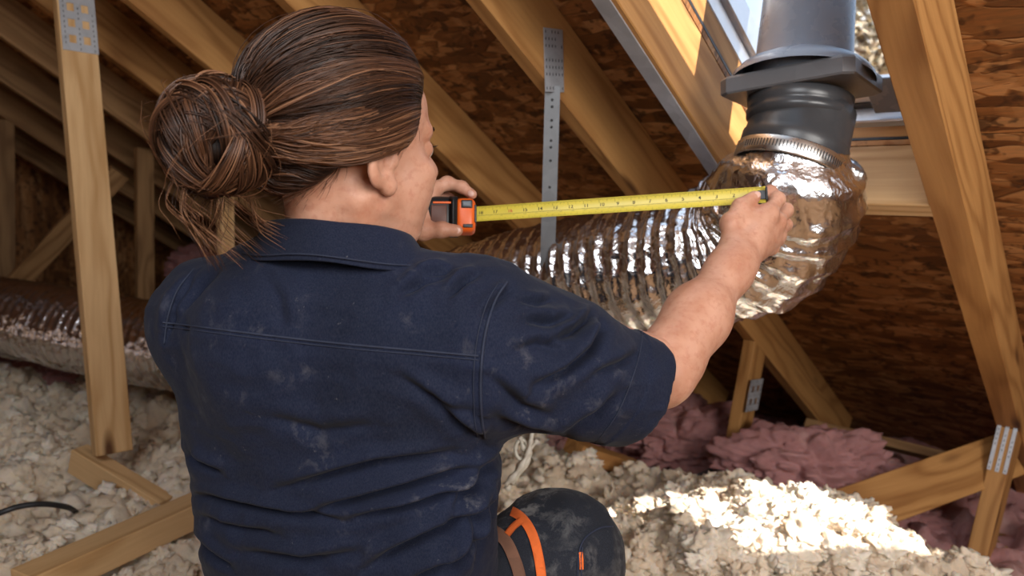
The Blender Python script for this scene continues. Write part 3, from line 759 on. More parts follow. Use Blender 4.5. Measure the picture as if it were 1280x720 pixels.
# ================================================================== hanger strap
def strap():
    a = ray_plane(691, 78); 
    d0 = Vector((0, 0, CAMZ)); dr = P(691, 78, 1)-d0; face = uS-T/2
    tt = (face-(d0-RO).dot(U))/dr.dot(U); top = d0+dr*tt
    st = empty('hanger_strap', top, 'flat steel strap hanging from the rafter around the foil duct', 'strap')
    k = int(np.argmin(np.abs(project(DC[:, :3])[0]-684))); dc = Vector(DC[k, :3]); tan = Vector(DC[k+4, :3]-DC[k-4, :3]).normalized()
    out = NU.copy(); w = Vector((0, 0, 1)).cross(out).normalized()
    # path: straight down, tangent to the duct front, around underneath, up the back
    fr = Vector((0, 0, CAMZ))-dc; fr = Vector((fr.x, fr.y, 0)).normalized()
    R_ = .141
    pts = [top+Vector((0, 0, .02))+out*.004, top-Vector((0, 0, .10))+out*.004]
    s1 = dc+fr*R_
    pts = [(top+out*.0015).lerp(s1, .10+.9*k/7) for k in range(7)]
    for deg in range(0, 181, 15):
        an = math.radians(deg); pts.append(dc+fr*math.cos(an)*R_+Vector((0, 0, -1))*math.sin(an)*R_)
    pts.append(pts[-1]+Vector((0, 0, .06)))
    s = spline([tuple(p) for p in pts], 90); tn = np.gradient(s, axis=0); tn /= np.linalg.norm(tn, axis=1)[:, None]
    wd = np.array(Vector((fr.y, -fr.x, 0)).normalized()); wd = wd if wd[0] > 0 else -wd
    hw = .0155; nn = np.cross(tn, wd)
    v = np.stack([s-wd*hw-nn*.001, s+wd*hw-nn*.001, s+wd*hw+nn*.001, s-wd*hw+nn*.001], 1).reshape(-1, 3)
    i = np.arange(89)[:, None]*4; j = np.arange(4)[None, :]; j2 = (j+1) % 4
    f = np.stack([i+j, i+j2, i+4+j2, i+4+j], -1).reshape(-1, 4)
    np_mesh('band', v, [f, np.array([[3, 2, 1, 0], [356, 357, 358, 359]])], STRAPM, st, smooth=False)
    def on(px, py): dr = P(px, py, 1)-d0; return d0+dr*((face-(d0-RO).dot(U))/dr.dot(U))
    p1, p2 = on(690, 36), on(692, 115)
    nail_plate('nail_plate', (p1+p2)/2+NU*.002, p2-p1, NU, (p2-p1).length, .058, st, 1, 0, GALV)
    for py in (123, 132, 146, 158, 172, 186, 200, 236):                  # punched holes
        dr = P(689-.01*(py-120), py, 1)-d0; tt = (top-d0).dot(out)/dr.dot(out)
        hh = d0+dr*tt; 
        kk = int(np.argmin(np.abs(s[:60, 2]-hh.z))); c = Vector(s[kk])-Vector(nn[kk])*0
        M = frame(Vector(wd), Vector(tn[kk]), Vector(wd).cross(Vector(tn[kk])), c)
        v2, f2 = lathe([(0, -.0013), (.0028, -.0013), (.0028, .0013), (0, .0013)], 10); np_mesh('punched_hole', v2, f2, BLACK, st, M)
strap()

# ================================================================== tape measure
TA, TB = P(594, 268, 1.285), P(957, 243.5, 1.168)
def tape():
    t = empty('tape_measure', P(572, 266, 1.30), 'orange and black tape measure with a long yellow blade', 'tape measure')
    x = (TB-TA).normalized(); tocam = (Vector((0, 0, CAMZ))-(TA+TB)/2).normalized()
    up = Vector((0, 0, 1)); z = (tocam-x*tocam.dot(x)).normalized(); y = z.cross(x)
    z = (z*math.cos(.25)+y*math.sin(.25)).normalized(); y = z.cross(x).normalized()
    L = (TB-TA).length; hw = .0127
    M = frame(x, y, z, TA)
    nx, ny = 60, 9; X = np.linspace(0, L, nx); Yv = np.linspace(-hw, hw, ny)
    zz = .0022*((Yv/hw)**2)
    v = np.array([[a, b, c] for a in X for b, c in zip(Yv, zz)]); v2 = v-np.array([0, 0, .0003])
    i = np.arange(nx-1)[:, None]*ny; j = np.arange(ny-1)[None, :]
    f = np.stack([i+j, i+ny+j, i+ny+j+1, i+j+1], -1).reshape(-1, 4)
    np_mesh('blade', np.vstack([v, v2]), [f, f[:, ::-1]+len(v)], YEL, t, M)
    # printed ticks and numbers
    bm = bmesh.new()
    def quad(b, xa, xb, ya, yb):
        zf = lambda yy: .0022*(yy/hw)**2+.00025
        b.faces.new([b.verts.new((p, q, zf(q))) for p, q in ((xa, ya), (xb, ya), (xb, yb), (xa, yb))])
    n = int(L/.0015875)
    for k in range(2, n):
        xx = L-k*.0015875
        if xx < .006: break
        ln = .0075 if k % 16 == 0 else .0052 if k % 8 == 0 else .0038 if k % 4 == 0 else .0026
        quad(bm, xx-.00018, xx+.00018, hw-.0004-ln, hw-.0004)
    m = int(L/.002)
    for k in range(2, m):
        xx = L-k*.002
        if xx < .006: break
        ln = .005 if k % 5 == 0 else .0026
        quad(bm, xx-.00016, xx+.00016, -hw+.0004, -hw+.0004+ln*.8)
    quad(bm, .004, L-.002, -.0028, -.0024)
    o = bm_obj('printed_ticks', bm, INK, t, M); o['kind'] = 'stuff'
    def text(s, xx, yy, size, mat):
        cu = bpy.data.curves.new('digits', 'FONT'); cu.body = s; cu.size = size; cu.align_x = 'CENTER'; cu.align_y = 'CENTER'; cu.offset = .00012
        ob = bpy.data.objects.new('digits', cu); me = ob.to_mesh(); me2 = me.copy(); ob.to_mesh_clear(); bpy.data.objects.remove(ob); bpy.data.curves.remove(cu)
        me2.materials.clear(); me2.materials.append(mat)
        q = bpy.data.objects.new('printed_number', me2); finish(q, t, M @ Matrix.Translation((xx, yy, .00035)))
    for k in range(1, int(L/.0254)+1):
        xx = L-k*.0254+.0042
        if xx > .008: text(str(k), xx, .0022, .0085, REDINK if k == 16 else INK)
    for k in range(2, int(L/.02)):
        xx = L-k*.02+.003
        if xx > .008 : text(str(k*2), xx, -.0062, .0048, INK)
    bm_obj('end_hook', box_bm(.003, .021, .015, .001, 1), BLACK, t, M @ Matrix.Translation((L+.001, 0, .003)))
    bm_obj('hook_rivet_tab', box_bm(.013, .014, .0012, .0004), BLACK, t, M @ Matrix.Translation((L-.005, 0, .002)))
    # case: x points back from the mouth
    cx = (x*.94+z*-.30+Vector((0, 0, .0))).normalized(); cz = (z-cx*z.dot(cx)).normalized(); cy = cz.cross(cx)
    MC = frame(cx, cy, cz, TA)
    def rbox(sx, sy, sz, bev, c): 
        return box_bm(sx, sy, sz, bev, 4, *c)
    bm_obj('front_shell', rbox(.034, .058, .046, .010, (-.0165, -.002, -.012)), ORANGE, t, MC, True)
    bm_obj('grip_body', rbox(.058, .064, .050, .017, (-.058, -.001, -.012)), BLACK, t, MC, True)
    bm_obj('grip_stripe', rbox(.010, .0645, .0515, .012, (-.0365, -.002, -.012)), BLACK, t, MC, True)
    bm_obj('side_panel', rbox(.026, .030, .004, .0015, (-.060, -.003, .0130)), m_metal('dark_red_panel', (.10, .028, .012), .4, .15, 30, 0.0), t, MC, True)
    bm_obj('orange_trim', rbox(.030, .0035, .004, .001, (-.055, .0165, .0125)), ORANGE, t, MC, True)
    bm_obj('lock_button', rbox(.015, .010, .005, .002, (-.014, .015, .0115)), GREYP, t, MC, True)
    bm_obj('button_surround', rbox(.019, .014, .004, .0018, (-.014, .015, .0103)), BLACK, t, MC, True)
    bm_obj('mouth', rbox(.004, .030, .03, .001, (.0005, .0, -.008)), BLACK, t, MC, True)
    bm_obj('belt_slot', rbox(.016, .006, .004, .001, (-.012, -.022, .0105)), BLACK, t, MC, True)
tape()

# ------------------------------------------------------------------ small things on the floor
tag(tube_obj('cable', spline([tuple(Pz(-60, 662, .30)), tuple(Pz(0, 641, .33)), tuple(Pz(25, 633, .335)), tuple(Pz(55, 630, .325)), tuple(Pz(84, 634, .29)), tuple(Pz(95, 640, .25))], 30), .0065, CABLE), 'black cable poking out of the cream wool', 'cable')
def cord():
    t = empty('twisted_strap', P(655, 560, 1.45), 'pale twisted foil strap dangling beside the shirt hem', 'strap')
    for k, (a, b, c, d) in enumerate((((664, 548), (660, 566), (648, 588), (632, 606)), ((650, 546), (655, 562), (662, 570), (640, 604)), ((672, 550), (655, 572), (644, 592), (634, 612)))):
        s = spline([tuple(P(q[0], q[1], 1.45+.01*k)) for q in (a, b, c, d)], 20)
        v, f = tube(s, np.linspace(.004, .0065, 20)*(1+.3*np.sin(np.arange(20)*1.3+k)), 6)
        np_mesh('strand', v, f, CORDM, t)
    th = np.linspace(0, 6.28, 16); q = P(652, 562, 1.46)
    tube_obj('loop', [(q.x+.012*math.cos(a), q.y+.004*math.sin(a), q.z+.018*math.sin(a)) for a in th], .0035, CORDM, t)
    tube_obj('hanging_tail', spline([tuple(P(664, 548, 1.45)), tuple(P(670, 500, 1.5)), tuple(P(672, 440, 1.58))], 12), .004, CORDM, t)
cord()
# ================================================================== the person
def m_skin():
    t = NT('skin'); v = t.obj(False)
    n = t.noise(v, 22, 4, .6); n2 = t.noise(v, 110, 3, .6); n3 = t.noise(v, 420, 2, .6)
    col = t.ramp(n, (.3, (.48, .22, .135)), (.5, (.57, .295, .195)), (.72, (.63, .345, .24)))
    col = t.mix(t.math('MULTIPLY', t.ramp(n2, (.5, 0.0), (.68, 1.0)), .45), col, (.44, .165, .10))
    h = t.math('ADD', t.math('MULTIPLY', n2, .6), t.math('MULTIPLY', n3, .5))
    m = t.set(color=col, rough=.48, spec=.35, sss=.07, normal=t.bump(h, .22, .0015))
    t.b.inputs['Subsurface Radius'].default_value = (.008, .003, .0015); return m
SKIN = m_skin()
def m_cloth(name, base, dust, amount=.5, thr=.50):
    t = NT(name); v = t.obj(False)
    n = t.noise(v, 6, 4, .6); n2 = t.noise(v, 34, 5, .7, .35); n3 = t.noise(v, 150, 3, .7); weave = t.noise(t.vec('MULTIPLY', v, (1, 1, .35)), 900, 1)
    col = t.ramp(n, (.3, tuple(c*.75 for c in base)), (.7, tuple(c*1.25 for c in base)))
    smudge = t.math('MULTIPLY', t.ramp(n, (thr, 0.0), (thr+.18, 1.0)), t.ramp(n2, (thr+.06, 0.0), (thr+.20, 1.0)))
    speck = t.math('MULTIPLY', t.ramp(n3, (.66, 0.0), (.74, 1.0)), t.ramp(n2, (.5, 0.0), (.6, 1.0)))
    f = t.math('MULTIPLY', t.math('ADD', smudge, speck, True), amount)
    col = t.mix(f, col, dust); col = t.mix(.04, col, t.ramp(weave, (.3, (.0, .0, .0)), (.7, (.25, .27, .33))))
    h = t.math('ADD', t.math('MULTIPLY', weave, .10), t.math('MULTIPLY', n2, .5))
    return t.set(color=col, rough=.85, spec=.2, sheen=.04, normal=t.bump(h, .2, .002))
NAVY = m_cloth('navy_twill', (.0046, .0080, .0245), (.15, .145, .155), .5)
TROU = m_cloth('dark_work_trousers', (.013, .015, .022), (.26, .25, .24), .6, .42)
STITCH = m_metal('navy_stitching', (.016, .022, .045), .8, .2, 90, 0.0, .2)
def m_hair(name='brown_hair'):
    t = NT(name); at = t.n('ShaderNodeAttribute'); at.attribute_name = 'tint'
    col = t.ramp(at.outputs['Fac'], (.0, (.014, .006, .0035)), (.45, (.048, .020, .010)), (.75, (.120, .050, .024)), (1.0, (.27, .13, .066)))
    return t.set(color=col, rough=.40, spec=.38)
HAIR = m_hair()
EYEW = m_metal('eye_white', (.75, .72, .70), .15, .04, 20, 0.0, 0); IRIS = m_metal('iris', (.09, .05, .025), .15, .2, 60, 0.0, 0)

person = empty('person', (P(420, 700, .95).x, .95, 0), 'person in dusty navy work shirt kneeling, stretching a tape, brown hair in a bun', 'person')

def col3(*v): return np.stack([np.array(tuple(x)) for x in v], 1)
# ---- head frame
ha = math.radians(47); HF = Vector((math.sin(ha), math.cos(ha), 0)); HR = Vector((math.cos(ha), -math.sin(ha), 0)); HZ = Vector((0, 0, 1))
tl = math.radians(1); HF, HZ = HF*math.cos(tl)-HZ*math.sin(tl), HZ*math.cos(tl)+HF*math.sin(tl)
HC = P(437, 184, .87)
HM = frame(HR, HF, HZ, HC); HMn = np.array(HM)
def h2w(v): v = np.asarray(v, float).reshape(-1, 3); return v@HMn[:3, :3].T+HMn[:3, 3]

# ---- key points of the body
S_R = P(590, 412, .86); S_L = P(268, 400, .955)
E_R = P(826, 462, .98); W_R = P(921, 325, 1.115)
E_L = P(352, 440, 1.19); W_L = P(492, 274, 1.27)
C7 = P(404, 296, .875)
ta = math.radians(17); TF = Vector((math.sin(ta), math.cos(ta), 0)); TR = Vector((math.cos(ta), -math.sin(ta), 0))

def head():
    G, n, lo = grid((-.106, -.135, -.27), (.106, .145, .14), .0026)
    f = ell(G, (0, -.016, .032), (.074, .096, .086))
    f = smin(f, ell(G, (0, .032, .042), (.060, .059, .060)), .03)
    f = smin(f, ell(G, (0, .028, -.038), (.058, .058, .072)), .03)
    f = smin(f, cap(G, (-.028, .045, -.091), (.028, .045, -.091), .020), .03)
    f = smin(f, ell(G, (0, .062, -.098), (.020, .016, .014)), .022)
    for s in (-1, 1):
        f = smin(f, cap(G, (s*.053, .008, -.062), (s*.032, .044, -.091), .015), .03)
        f = smin(f, ell(G, (s*.046, .062, -.026), (.020, .020, .015)), .022)
        f = smin(f, cap(G, (s*.010, .089, .020), (s*.044, .076, .020), .008, .006), .016)
        f = smin(f, ell(G, (s*.037, .052, -.050), (.024, .026, .028)), .025)
        f = smax(f, -ell(G, (s*.032, .103, .001), (.017, .016, .012)), .012)
        f = smin(f, ell(G, (s*.032, .0755, .000), (.0155, .0145, .0125)), .003)
        f = smax(f, -ell(G, (s*.032, .093, -.001), (.011, .006, .0032)), .002)
        f = smin(f, ell(G, (s*.012, .104, -.027), (.0085, .010, .008)), .006)
        f = smax(f, -ell(G, (s*.0075, .110, -.034), (.0035, .004, .004)), .003)
        # ear: disc with rim, bowl and lobe
        Rm = np.array(Euler((math.radians(-12), math.radians(0), math.radians(s*24))).to_matrix())
        e = ell(G, (s*.0825, -.014, -.014), (.0080, .0205, .0330), Rm)
        e = smin(e, ell(G, (s*.0790, -.001, -.043), (.0072, .0105, .0115)), .008)
        e = smin(e, ell(G, (s*.0720, -.002, -.012), (.011, .012, .022)), .01)
        bow = ell(G, (s*.0895, -.010, -.012), (.0088, .0125, .0220), Rm)
        e = smax(e, -bow, .003)
        e = smin(e, ell(G, (s*.0800, .0065, -.017), (.0050, .0045, .0065)), .005)
        e = smin(e, cap(G, (s*.0830, -.010, .004), (s*.0825, -.015, -.024), .0034, .0030), .004)
        f = smin(f, e, .006)
    f = smin(f, cap(G, (0, .088, .008), (0, .111, -.022), .0085, .0105), .012)
    f = smin(f, ell(G, (0, .081, -.0585), (.023, .0085, .0055)), .006)
    f = smin(f, ell(G, (0, .078, -.0685), (.020, .0085, .0065)), .006)
    f = smax(f, -cap(G, (-.020, .0900, -.0635), (.020, .0900, -.0635), .0018), .003)
    f = smax(f, -ell(G, (0, .084, -.083), (.022, .007, .005)), .01)
    nb = np.array((HM.inverted() @ (C7+Vector((.01, .035, -.06))))[:])
    f = smin(f, cap(G, (0, -.022, -.05), nb, .053, .062), .03)
    for s in (-1, 1):   # neck muscle behind the ear
        f = smin(f, cap(G, (s*.052, -.022, -.06), (s*.022, .02, -.18), .013, .012), .02)
    v, q = nets(f, n, lo, .0026, 1)
    nr = normals(v, q); v = v + nr*(.0007*fbm(v*55, 2))[:, None]
    # crow's feet and neck creases
    cr = np.exp(-((v[:, 1]-.02)/.05)**2)*np.exp(-((v[:, 2]+.12)/.04)**2)*np.sin(v[:, 2]*420+v[:, 1]*90)*.0006
    v = v+nr*cr[:, None]
    return h2w(v), q

def hand_right():
    W = W_R; J = dict(
        i=[(960, 268, 1.150), (972, 249, 1.172), (963, 239.5, 1.187), (950, 243, 1.179)],
        m=[(971, 278, 1.170), (982, 263, 1.200), (972, 259, 1.222), (957, 266, 1.215)],
        r=[(971, 294, 1.183), (981, 281, 1.214), (969, 279, 1.232), (953, 286, 1.220)],
        p=[(963, 309, 1.190), (972, 300, 1.217), (961, 299, 1.231), (947, 304, 1.218)],
        t=[(917, 302, 1.128), (914, 280, 1.138), (926, 259, 1.148), (943, 246, 1.157)])
    return W, J, E_R
def hand_left():
    W = W_L; J = dict(
        i=[(540, 238, 1.300), (559, 229, 1.312), (577, 234, 1.305), (590, 243, 1.298)],
        m=[(538, 250, 1.325), (560, 250, 1.352), (575, 258, 1.352), (585, 266, 1.340)],
        r=[(535, 264, 1.333), (558, 267, 1.355), (572, 273, 1.352), (582, 279, 1.340)],
        p=[(530, 276, 1.325), (550, 282, 1.345), (562, 286, 1.340), (571, 288, 1.330)],
        t=[(508, 284, 1.275), (529, 288, 1.268), (552, 287, 1.262), (571, 288, 1.262)])
    return W, J, E_L
def hand(W, J, E, h=.0021):
    pts = {k: [np.array(P(*p)) for p in v] for k, v in J.items()}
    Wn = np.array(W); En = np.array(E)
    allp = np.array([p for v in pts.values() for p in v]+[Wn])
    d = En-Wn; L = np.linalg.norm(d); cut = Wn+d
    allp = np.vstack([allp, cut[None]]); lo, hi = allp.min(0)-.05, allp.max(0)+.05
    G, n, lo = grid(lo, hi, h)
    mid = (pts['m'][0]+pts['r'][0])/2
    f = cap(G, Wn, pts['m'][0], .022, .0150)
    f = smin(f, cap(G, Wn, pts['i'][0], .020, .0145), .012)
    f = smin(f, cap(G, Wn, pts['r'][0], .021, .0140), .012)
    f = smin(f, cap(G, Wn*.9+pts['p'][0]*.1, pts['p'][0], .018, .0115), .012)
    # forearm: flattened at the wrist, fuller towards the elbow
    a = Wn+d*.12; b = Wn+d*.55
    side = np.cross(d/L, np.array([0, -1, 0.])); side /= np.linalg.norm(side)
    f = smin(f, cap(G, Wn+side*.007, a+side*.007, .0215, .023), .02); f = smin(f, cap(G, Wn-side*.007, a-side*.007, .0215, .023), .02)
    f = smin(f, cap(G, a, b, .0275, .040), .03); f = smin(f, cap(G, b, En, .041, .043), .03)
    f = smin(f, cap(G, En-d/L*.03+np.array([0, .0, -.012]), En+np.array([0, 0, -.012]), .030, .031), .03)
    rad = dict(i=(.0120, .0108, .0096, .0084), m=(.0120, .0110, .0098, .0086), r=(.0114, .0104, .0094, .0082), p=(.0104, .0094, .0084, .0074), t=(.0185, .0142, .0122, .0098))
    for k, pl in pts.items():
        r = rad[k]; g = None
        if k == 't': g = cap(G, Wn*.6+pl[0]*.4, pl[0], .016, r[0])
        for j in range(3):
            c = cap(G, pl[j], pl[j+1], r[j], r[j+1]); g = c if g is None else smin(g, c, .004)
            if j: g = smin(g, ell(G, pl[j], (r[j]*1.12,)*3), .004)
        if k == 't': g = smin(g, cap(G, pl[1], pts['i'][0], .0125, .0125), .012)
        f = smin(f, g, .011 if k == 't' else .0055)
        if k != 't': f = smin(f, ell(G, pl[0], (.0118,)*3), .008)
    v, q = nets(f, n, lo, h, 1)
    nr = normals(v, q); v = v+nr*(.0005*fbm(v*70, 2)+.0011*fbm(v*24, 2))[:, None]
    return v, q, pts

def nails(pts, keys, name):
    for k in keys:
        a, b = Vector(pts[k][2]), Vector(pts[k][3]); d = (b-a).normalized()
        out = (Vector((0, 0, CAMZ))-b).normalized(); out = (out-d*out.dot(d)).normalized(); y = out.cross(d)
        bm = bmesh.new(); bmesh.ops.create_uvsphere(bm, u_segments=12, v_segments=8, radius=1)
        for q in bm.verts: q.co = Vector((q.co.x*.0062, q.co.y*.0052, q.co.z*.0016))
        bm_obj('fingernail', bm, NAILM, person, frame(d, y, out, b+out*.0079+d*.001), True)
NAILM = m_metal('fingernail', (.68, .42, .34), .3, .05, 20, 0.0, 0)

# ---- shirt ------------------------------------------------------
def loft(G, st):
    """st rows: z, cx, cy, a, b (half widths across TR and TF)"""
    st = np.asarray(st, float); o = np.argsort(st[:, 0]); st = st[o]; z = G[:, 2]
    c = [np.interp(z, st[:, 0], st[:, k]) for k in range(1, 5)]
    dx = G[:, 0]-c[0]; dy = G[:, 1]-c[1]
    a = (dx*TR.x+dy*TR.y)/c[2]; b = (dx*TF.x+dy*TF.y)/c[3]
    k0 = (np.abs(a)**2.4+np.abs(b)**2.4)**(1/2.4)
    f = (k0-1)*np.minimum(c[2], c[3])*1.05
    return np.maximum(f, np.maximum(st[0, 0]-z, z-st[-1, 0]))
zc = CAMZ
TORSO = [(zc-.065, -.222, .895, .075, .050), (zc-.095, -.222, .895, .125, .072), (zc-.130, -.220, .90, .165, .095), (zc-.18, -.217, .905, .188, .112), (zc-.24, -.214, .91, .196, .118),
         (zc-.31, -.212, .915, .200, .118), (zc-.37, -.210, .92, .198, .118), (zc-.43, -.212, .925, .192, .122), (zc-.52, -.205, .94, .188, .135), (zc-.60, -.205, .945, .190, .138)]
sl_e = P(798, 489, .955)                            # end of the right sleeve axis
sl_s = P(604, 440, .865)
slL_e = S_L.lerp(E_L, .80)
def shirt_core(G, off=0.0):
    f = loft(G, TORSO)
    sh = smin(cap(G, C7+Vector((.0, .02, -.066)), S_R+Vector((.0, .01, .006)), .050, .060), cap(G, C7+Vector((0, .02, -.066)), S_L+Vector((0, 0, .004)), .050, .056), .03)
    f = smin(f, sh, .055)
    f = smin(f, cap(G, P(455, 368, .87), P(600, 384, .87), .032, .035), .05)
    # shoulder blades and spine furrow
    f = smin(f, ell(G, P(330, 440, .855), (.065, .045, .085)), .05); f = smin(f, ell(G, P(505, 452, .845), (.070, .045, .085)), .05)
    return f+off
def sleeve(G):
    s, e = np.array(sl_s), np.array(sl_e)
    f = cap(G, s, e, .084, .067)
    f = smin(f, cap(G, np.array(S_R), np.array(P(700, 440, .89)), .066, .062), .04)
    return f
def shirt():
    h = .0046; G, n, lo = grid((-.50, .70, CAMZ-.60), (.235, 1.28, CAMZ+.03), h)
    f = shirt_core(G); sl = sleeve(G)
    # open sleeve end: cut square, hollowed
    d = np.array((sl_e-sl_s).normalized()); d = d+np.array([.0, -.02, -.14]); d /= np.linalg.norm(d)
    tcut = (G-np.array(sl_e))@d
    hollow = cap(G, np.array(sl_e)-d*.06, np.array(sl_e)+d*.06, .056, .060)
    sl = smax(sl, tcut, .006); sl = np.maximum(sl, -hollow)
    f = smin(f, sl, .035)
    f = np.maximum(f, -np.where(tcut > -.062, hollow, 1.0))
    # left sleeve
    f = smin(f, cap(G, S_L, slL_e, .066, .062), .04)
    # armpit furrow on the right
    v, q = nets(f, n, lo, h, 2)
    v, q = subdivide(v, q); v = laplace(laplace(v, q, .5), q, .5)
    nr = normals(v, q)
    px, py, D = project(v); w = np.clip(-nr[:, 1]*1.3+.1, 0, 1)
    disp = np.zeros(len(v))
    def fold(pl, width, amp, asym=.5):
        nonlocal disp
        pl = np.array(pl, float); best = np.full(len(v), 1e9); sgn = np.zeros(len(v)); tt = np.zeros(len(v)); L = len(pl)-1
        for k in range(L):
            a, b = pl[k], pl[k+1]; ab = b-a; t = np.clip(((px-a[0])*ab[0]+(py-a[1])*ab[1])/(ab@ab), 0, 1)
            dx, dy = px-a[0]-t*ab[0], py-a[1]-t*ab[1]; dd = np.hypot(dx, dy); m = dd < best
            best = np.where(m, dd, best); sgn = np.where(m, np.sign(ab[0]*dy-ab[1]*dx), sgn); tt = np.where(m, (k+t)/L, tt)
        x = best*sgn/width; taper = np.sin(np.clip(tt, .02, .98)*math.pi)**.6
        disp += amp*taper*w*(-np.exp(-x*x*5)+.85*np.exp(-(x+1.0)**2*1.8)+asym*.4*np.exp(-(x-1.3)**2*2))
    FO = [([(236, 566), (250, 578), (278, 592)], 9, .0045), ([(240, 618), (300, 628), (360, 640), (430, 650)], 10, .006), ([(345, 612), (410, 594), (470, 578), (565, 566)], 11, .006),
          ([(375, 642), (450, 622), (520, 602), (600, 580)], 10, .0065), ([(440, 648), (520, 628), (610, 600)], 10, .006), ([(455, 712), (510, 680), (570, 650), (622, 622)], 13, .008),
          ([(500, 735), (560, 700), (610, 655)], 12, .007), ([(236, 665), (260, 690), (290, 712)], 10, .005), ([(560, 640), (600, 590), (636, 560)], 12, .007), ([(300, 690), (380, 700), (450, 690)], 13, .005), ([(250, 645), (300, 662), (350, 668)], 10, .004),
          ([(330, 520), (400, 540), (470, 532)], 16, .003), ([(540, 500), (575, 530), (600, 548)], 12, .005), ([(500, 470), (545, 500), (590, 512)], 12, .0035),
          # shoulder gathers
          ([(520, 345), (545, 340), (565, 336)], 8, .006), ([(500, 370), (530, 352), (560, 345)], 10, .005), ([(212, 420), (222, 380), (245, 345)], 9, .004), ([(225, 400), (250, 360), (275, 338)], 10, .003),
          ([(560, 372), (580, 352), (600, 342)], 8, .005), ([(600, 400), (622, 375), (640, 360)], 9, .003), ([(330, 345), (350, 375), (355, 410)], 16, .002),
          # right sleeve
          ([(665, 482), (705, 465), (738, 440), (753, 412), (750, 392)], 12, .008), ([(690, 425), (715, 416), (735, 400), (742, 384)], 10, .007), ([(655, 400), (690, 405), (715, 398)], 10, .005),
          ([(618, 520), (660, 535), (705, 545)], 14, .005), ([(612, 470), (650, 505), (690, 520)], 14, .004), ([(700, 545), (745, 520), (775, 490)], 14, .005), ([(740, 470), (775, 455), (800, 440)], 11, .004), ([(640, 440), (670, 430), (700, 440)], 12, .003), ([(650, 375), (672, 380), (690, 376)], 8, .004),
          # flank under the arm
          ([(590, 700), (612, 640), (634, 565)], 11, .008), ([(560, 715), (585, 660), (610, 600)], 10, .006)]
    for a, b, c in FO: fold(a, b*1.05, c*2.2)
    disp += .0045*fbm(v*9, 3)+.0030*billow(v*np.array([14, 14, 26]), 2)+.0010*fbm(v*60, 2)
    # hem band step of the sleeve
    tc = (v-np.array(sl_e))@d; on = (tc > -.040) & (tc < .01) & (v[:, 0] > .0)
    disp += np.where(on, .0016, 0)
    v = v+nr*disp[:, None]
    return v, q, d
sv, sq, sd = shirt()
np_mesh('shirt', sv, sq, NAVY, person)
shirt_bvh = BVHTree.FromPolygons([tuple(x) for x in sv], [tuple(int(i) for i in x) for x in sq])
def hit(px, py, off=.0012):
    o = Vector((0, 0, CAMZ)); d = (P(px, py, 1)-o).normalized(); l, nn, i, ds = shirt_bvh.ray_cast(o, d)
    return None if l is None else l-d*off
def seam(name, pl, r=.0009, n=60, mat=None, dash=False):
    s = spline(pl, n); pts = [hit(a, b) for a, b in s]; pts = [p for p in pts if p is not None]
    if len(pts) < 4: return
    a = np.array([p[:] for p in pts])
    for _ in range(3): a[1:-1] = .25*a[:-2]+.5*a[1:-1]+.25*a[2:]
    tube_obj(name, a, r, mat or STITCH, person, 6)
seam('yoke_seam', [(203, 403), (260, 410), (340, 420), (430, 430), (520, 438), (598, 445)], .0012, 90)
seam('yoke_topstitch', [(203, 408), (260, 415), (340, 425), (430, 435), (520, 443), (598, 450)], .0006, 90)
seam('armhole_seam', [(634, 352), (618, 378), (606, 420), (601, 470), (602, 520), (606, 548)], .0014, 60)
seam('armhole_topstitch', [(624, 352), (609, 378), (597, 420), (592, 470), (593, 520), (597, 546)], .0006, 60)
seam('cuff_stitch', [(803, 412), (800, 440), (788, 480), (770, 520), (745, 553)], .0007, 50)
seam('left_armhole_seam', [(243, 335), (222, 362), (210, 395), (205, 430)], .001, 30)

# ---- collar
def collar_cloth():
    # back of the collar follows the nape; points derived from the shirt neck
    c = P(424, 289, .885); th = np.linspace(math.radians(-160), math.radians(160), 90)
    ca = math.radians(24); F_ = Vector((math.sin(ca), math.cos(ca), 0)); R_ = Vector((math.cos(ca), -math.sin(ca), 0))
    prof = [(.012, .061), (.017, .0640), (.0185, .0670), (.016, .0705), (.004, .0775), (-.012, .0870), (-.0225, .0935), (-.0250, .0940), (-.0255, .0915), (-.014, .0830), (.0, .073), (-.016, .062)]
    rows = []
    for t in th:
        k = abs(t)/math.radians(160); row = []
        for (dz, r) in prof:
            rr = r*(1+.06*k)
            p = c - F_*(math.cos(t)*rr*.98) + R_*(math.sin(t)*rr*1.24)
            p.z = c.z + dz*(1+.25*k*k) - .046*k**1.7 + (.0015*math.sin(t*5) if r > .08 else 0)
            row.append(p[:])
        rows.append(row)
    v = np.array(rows); n, m = v.shape[:2]; v = v.reshape(-1, 3)
    i = np.arange(n-1)[:, None]*m; j = np.arange(m)[None, :]; j2 = (j+1) % m
    f = np.stack([i+j, i+j2, i+m+j2, i+m+j], -1).reshape(-1, 4)
    nr = normals(v, f); v = v+nr*(.0014*fbm(v*22, 2))[:, None]
    o = np_mesh('collar', v, [f], NAVY, person)
    sub = o.modifiers.new('s', 'SUBSURF'); sub.levels = 1; sub.render_levels = 1
    tube_obj('collar_stitch', v.reshape(n, m, 3)[4:-4, 6]+np.array([0, -.0012, .004]), .0007, STITCH, person, 6)
collar_cloth()

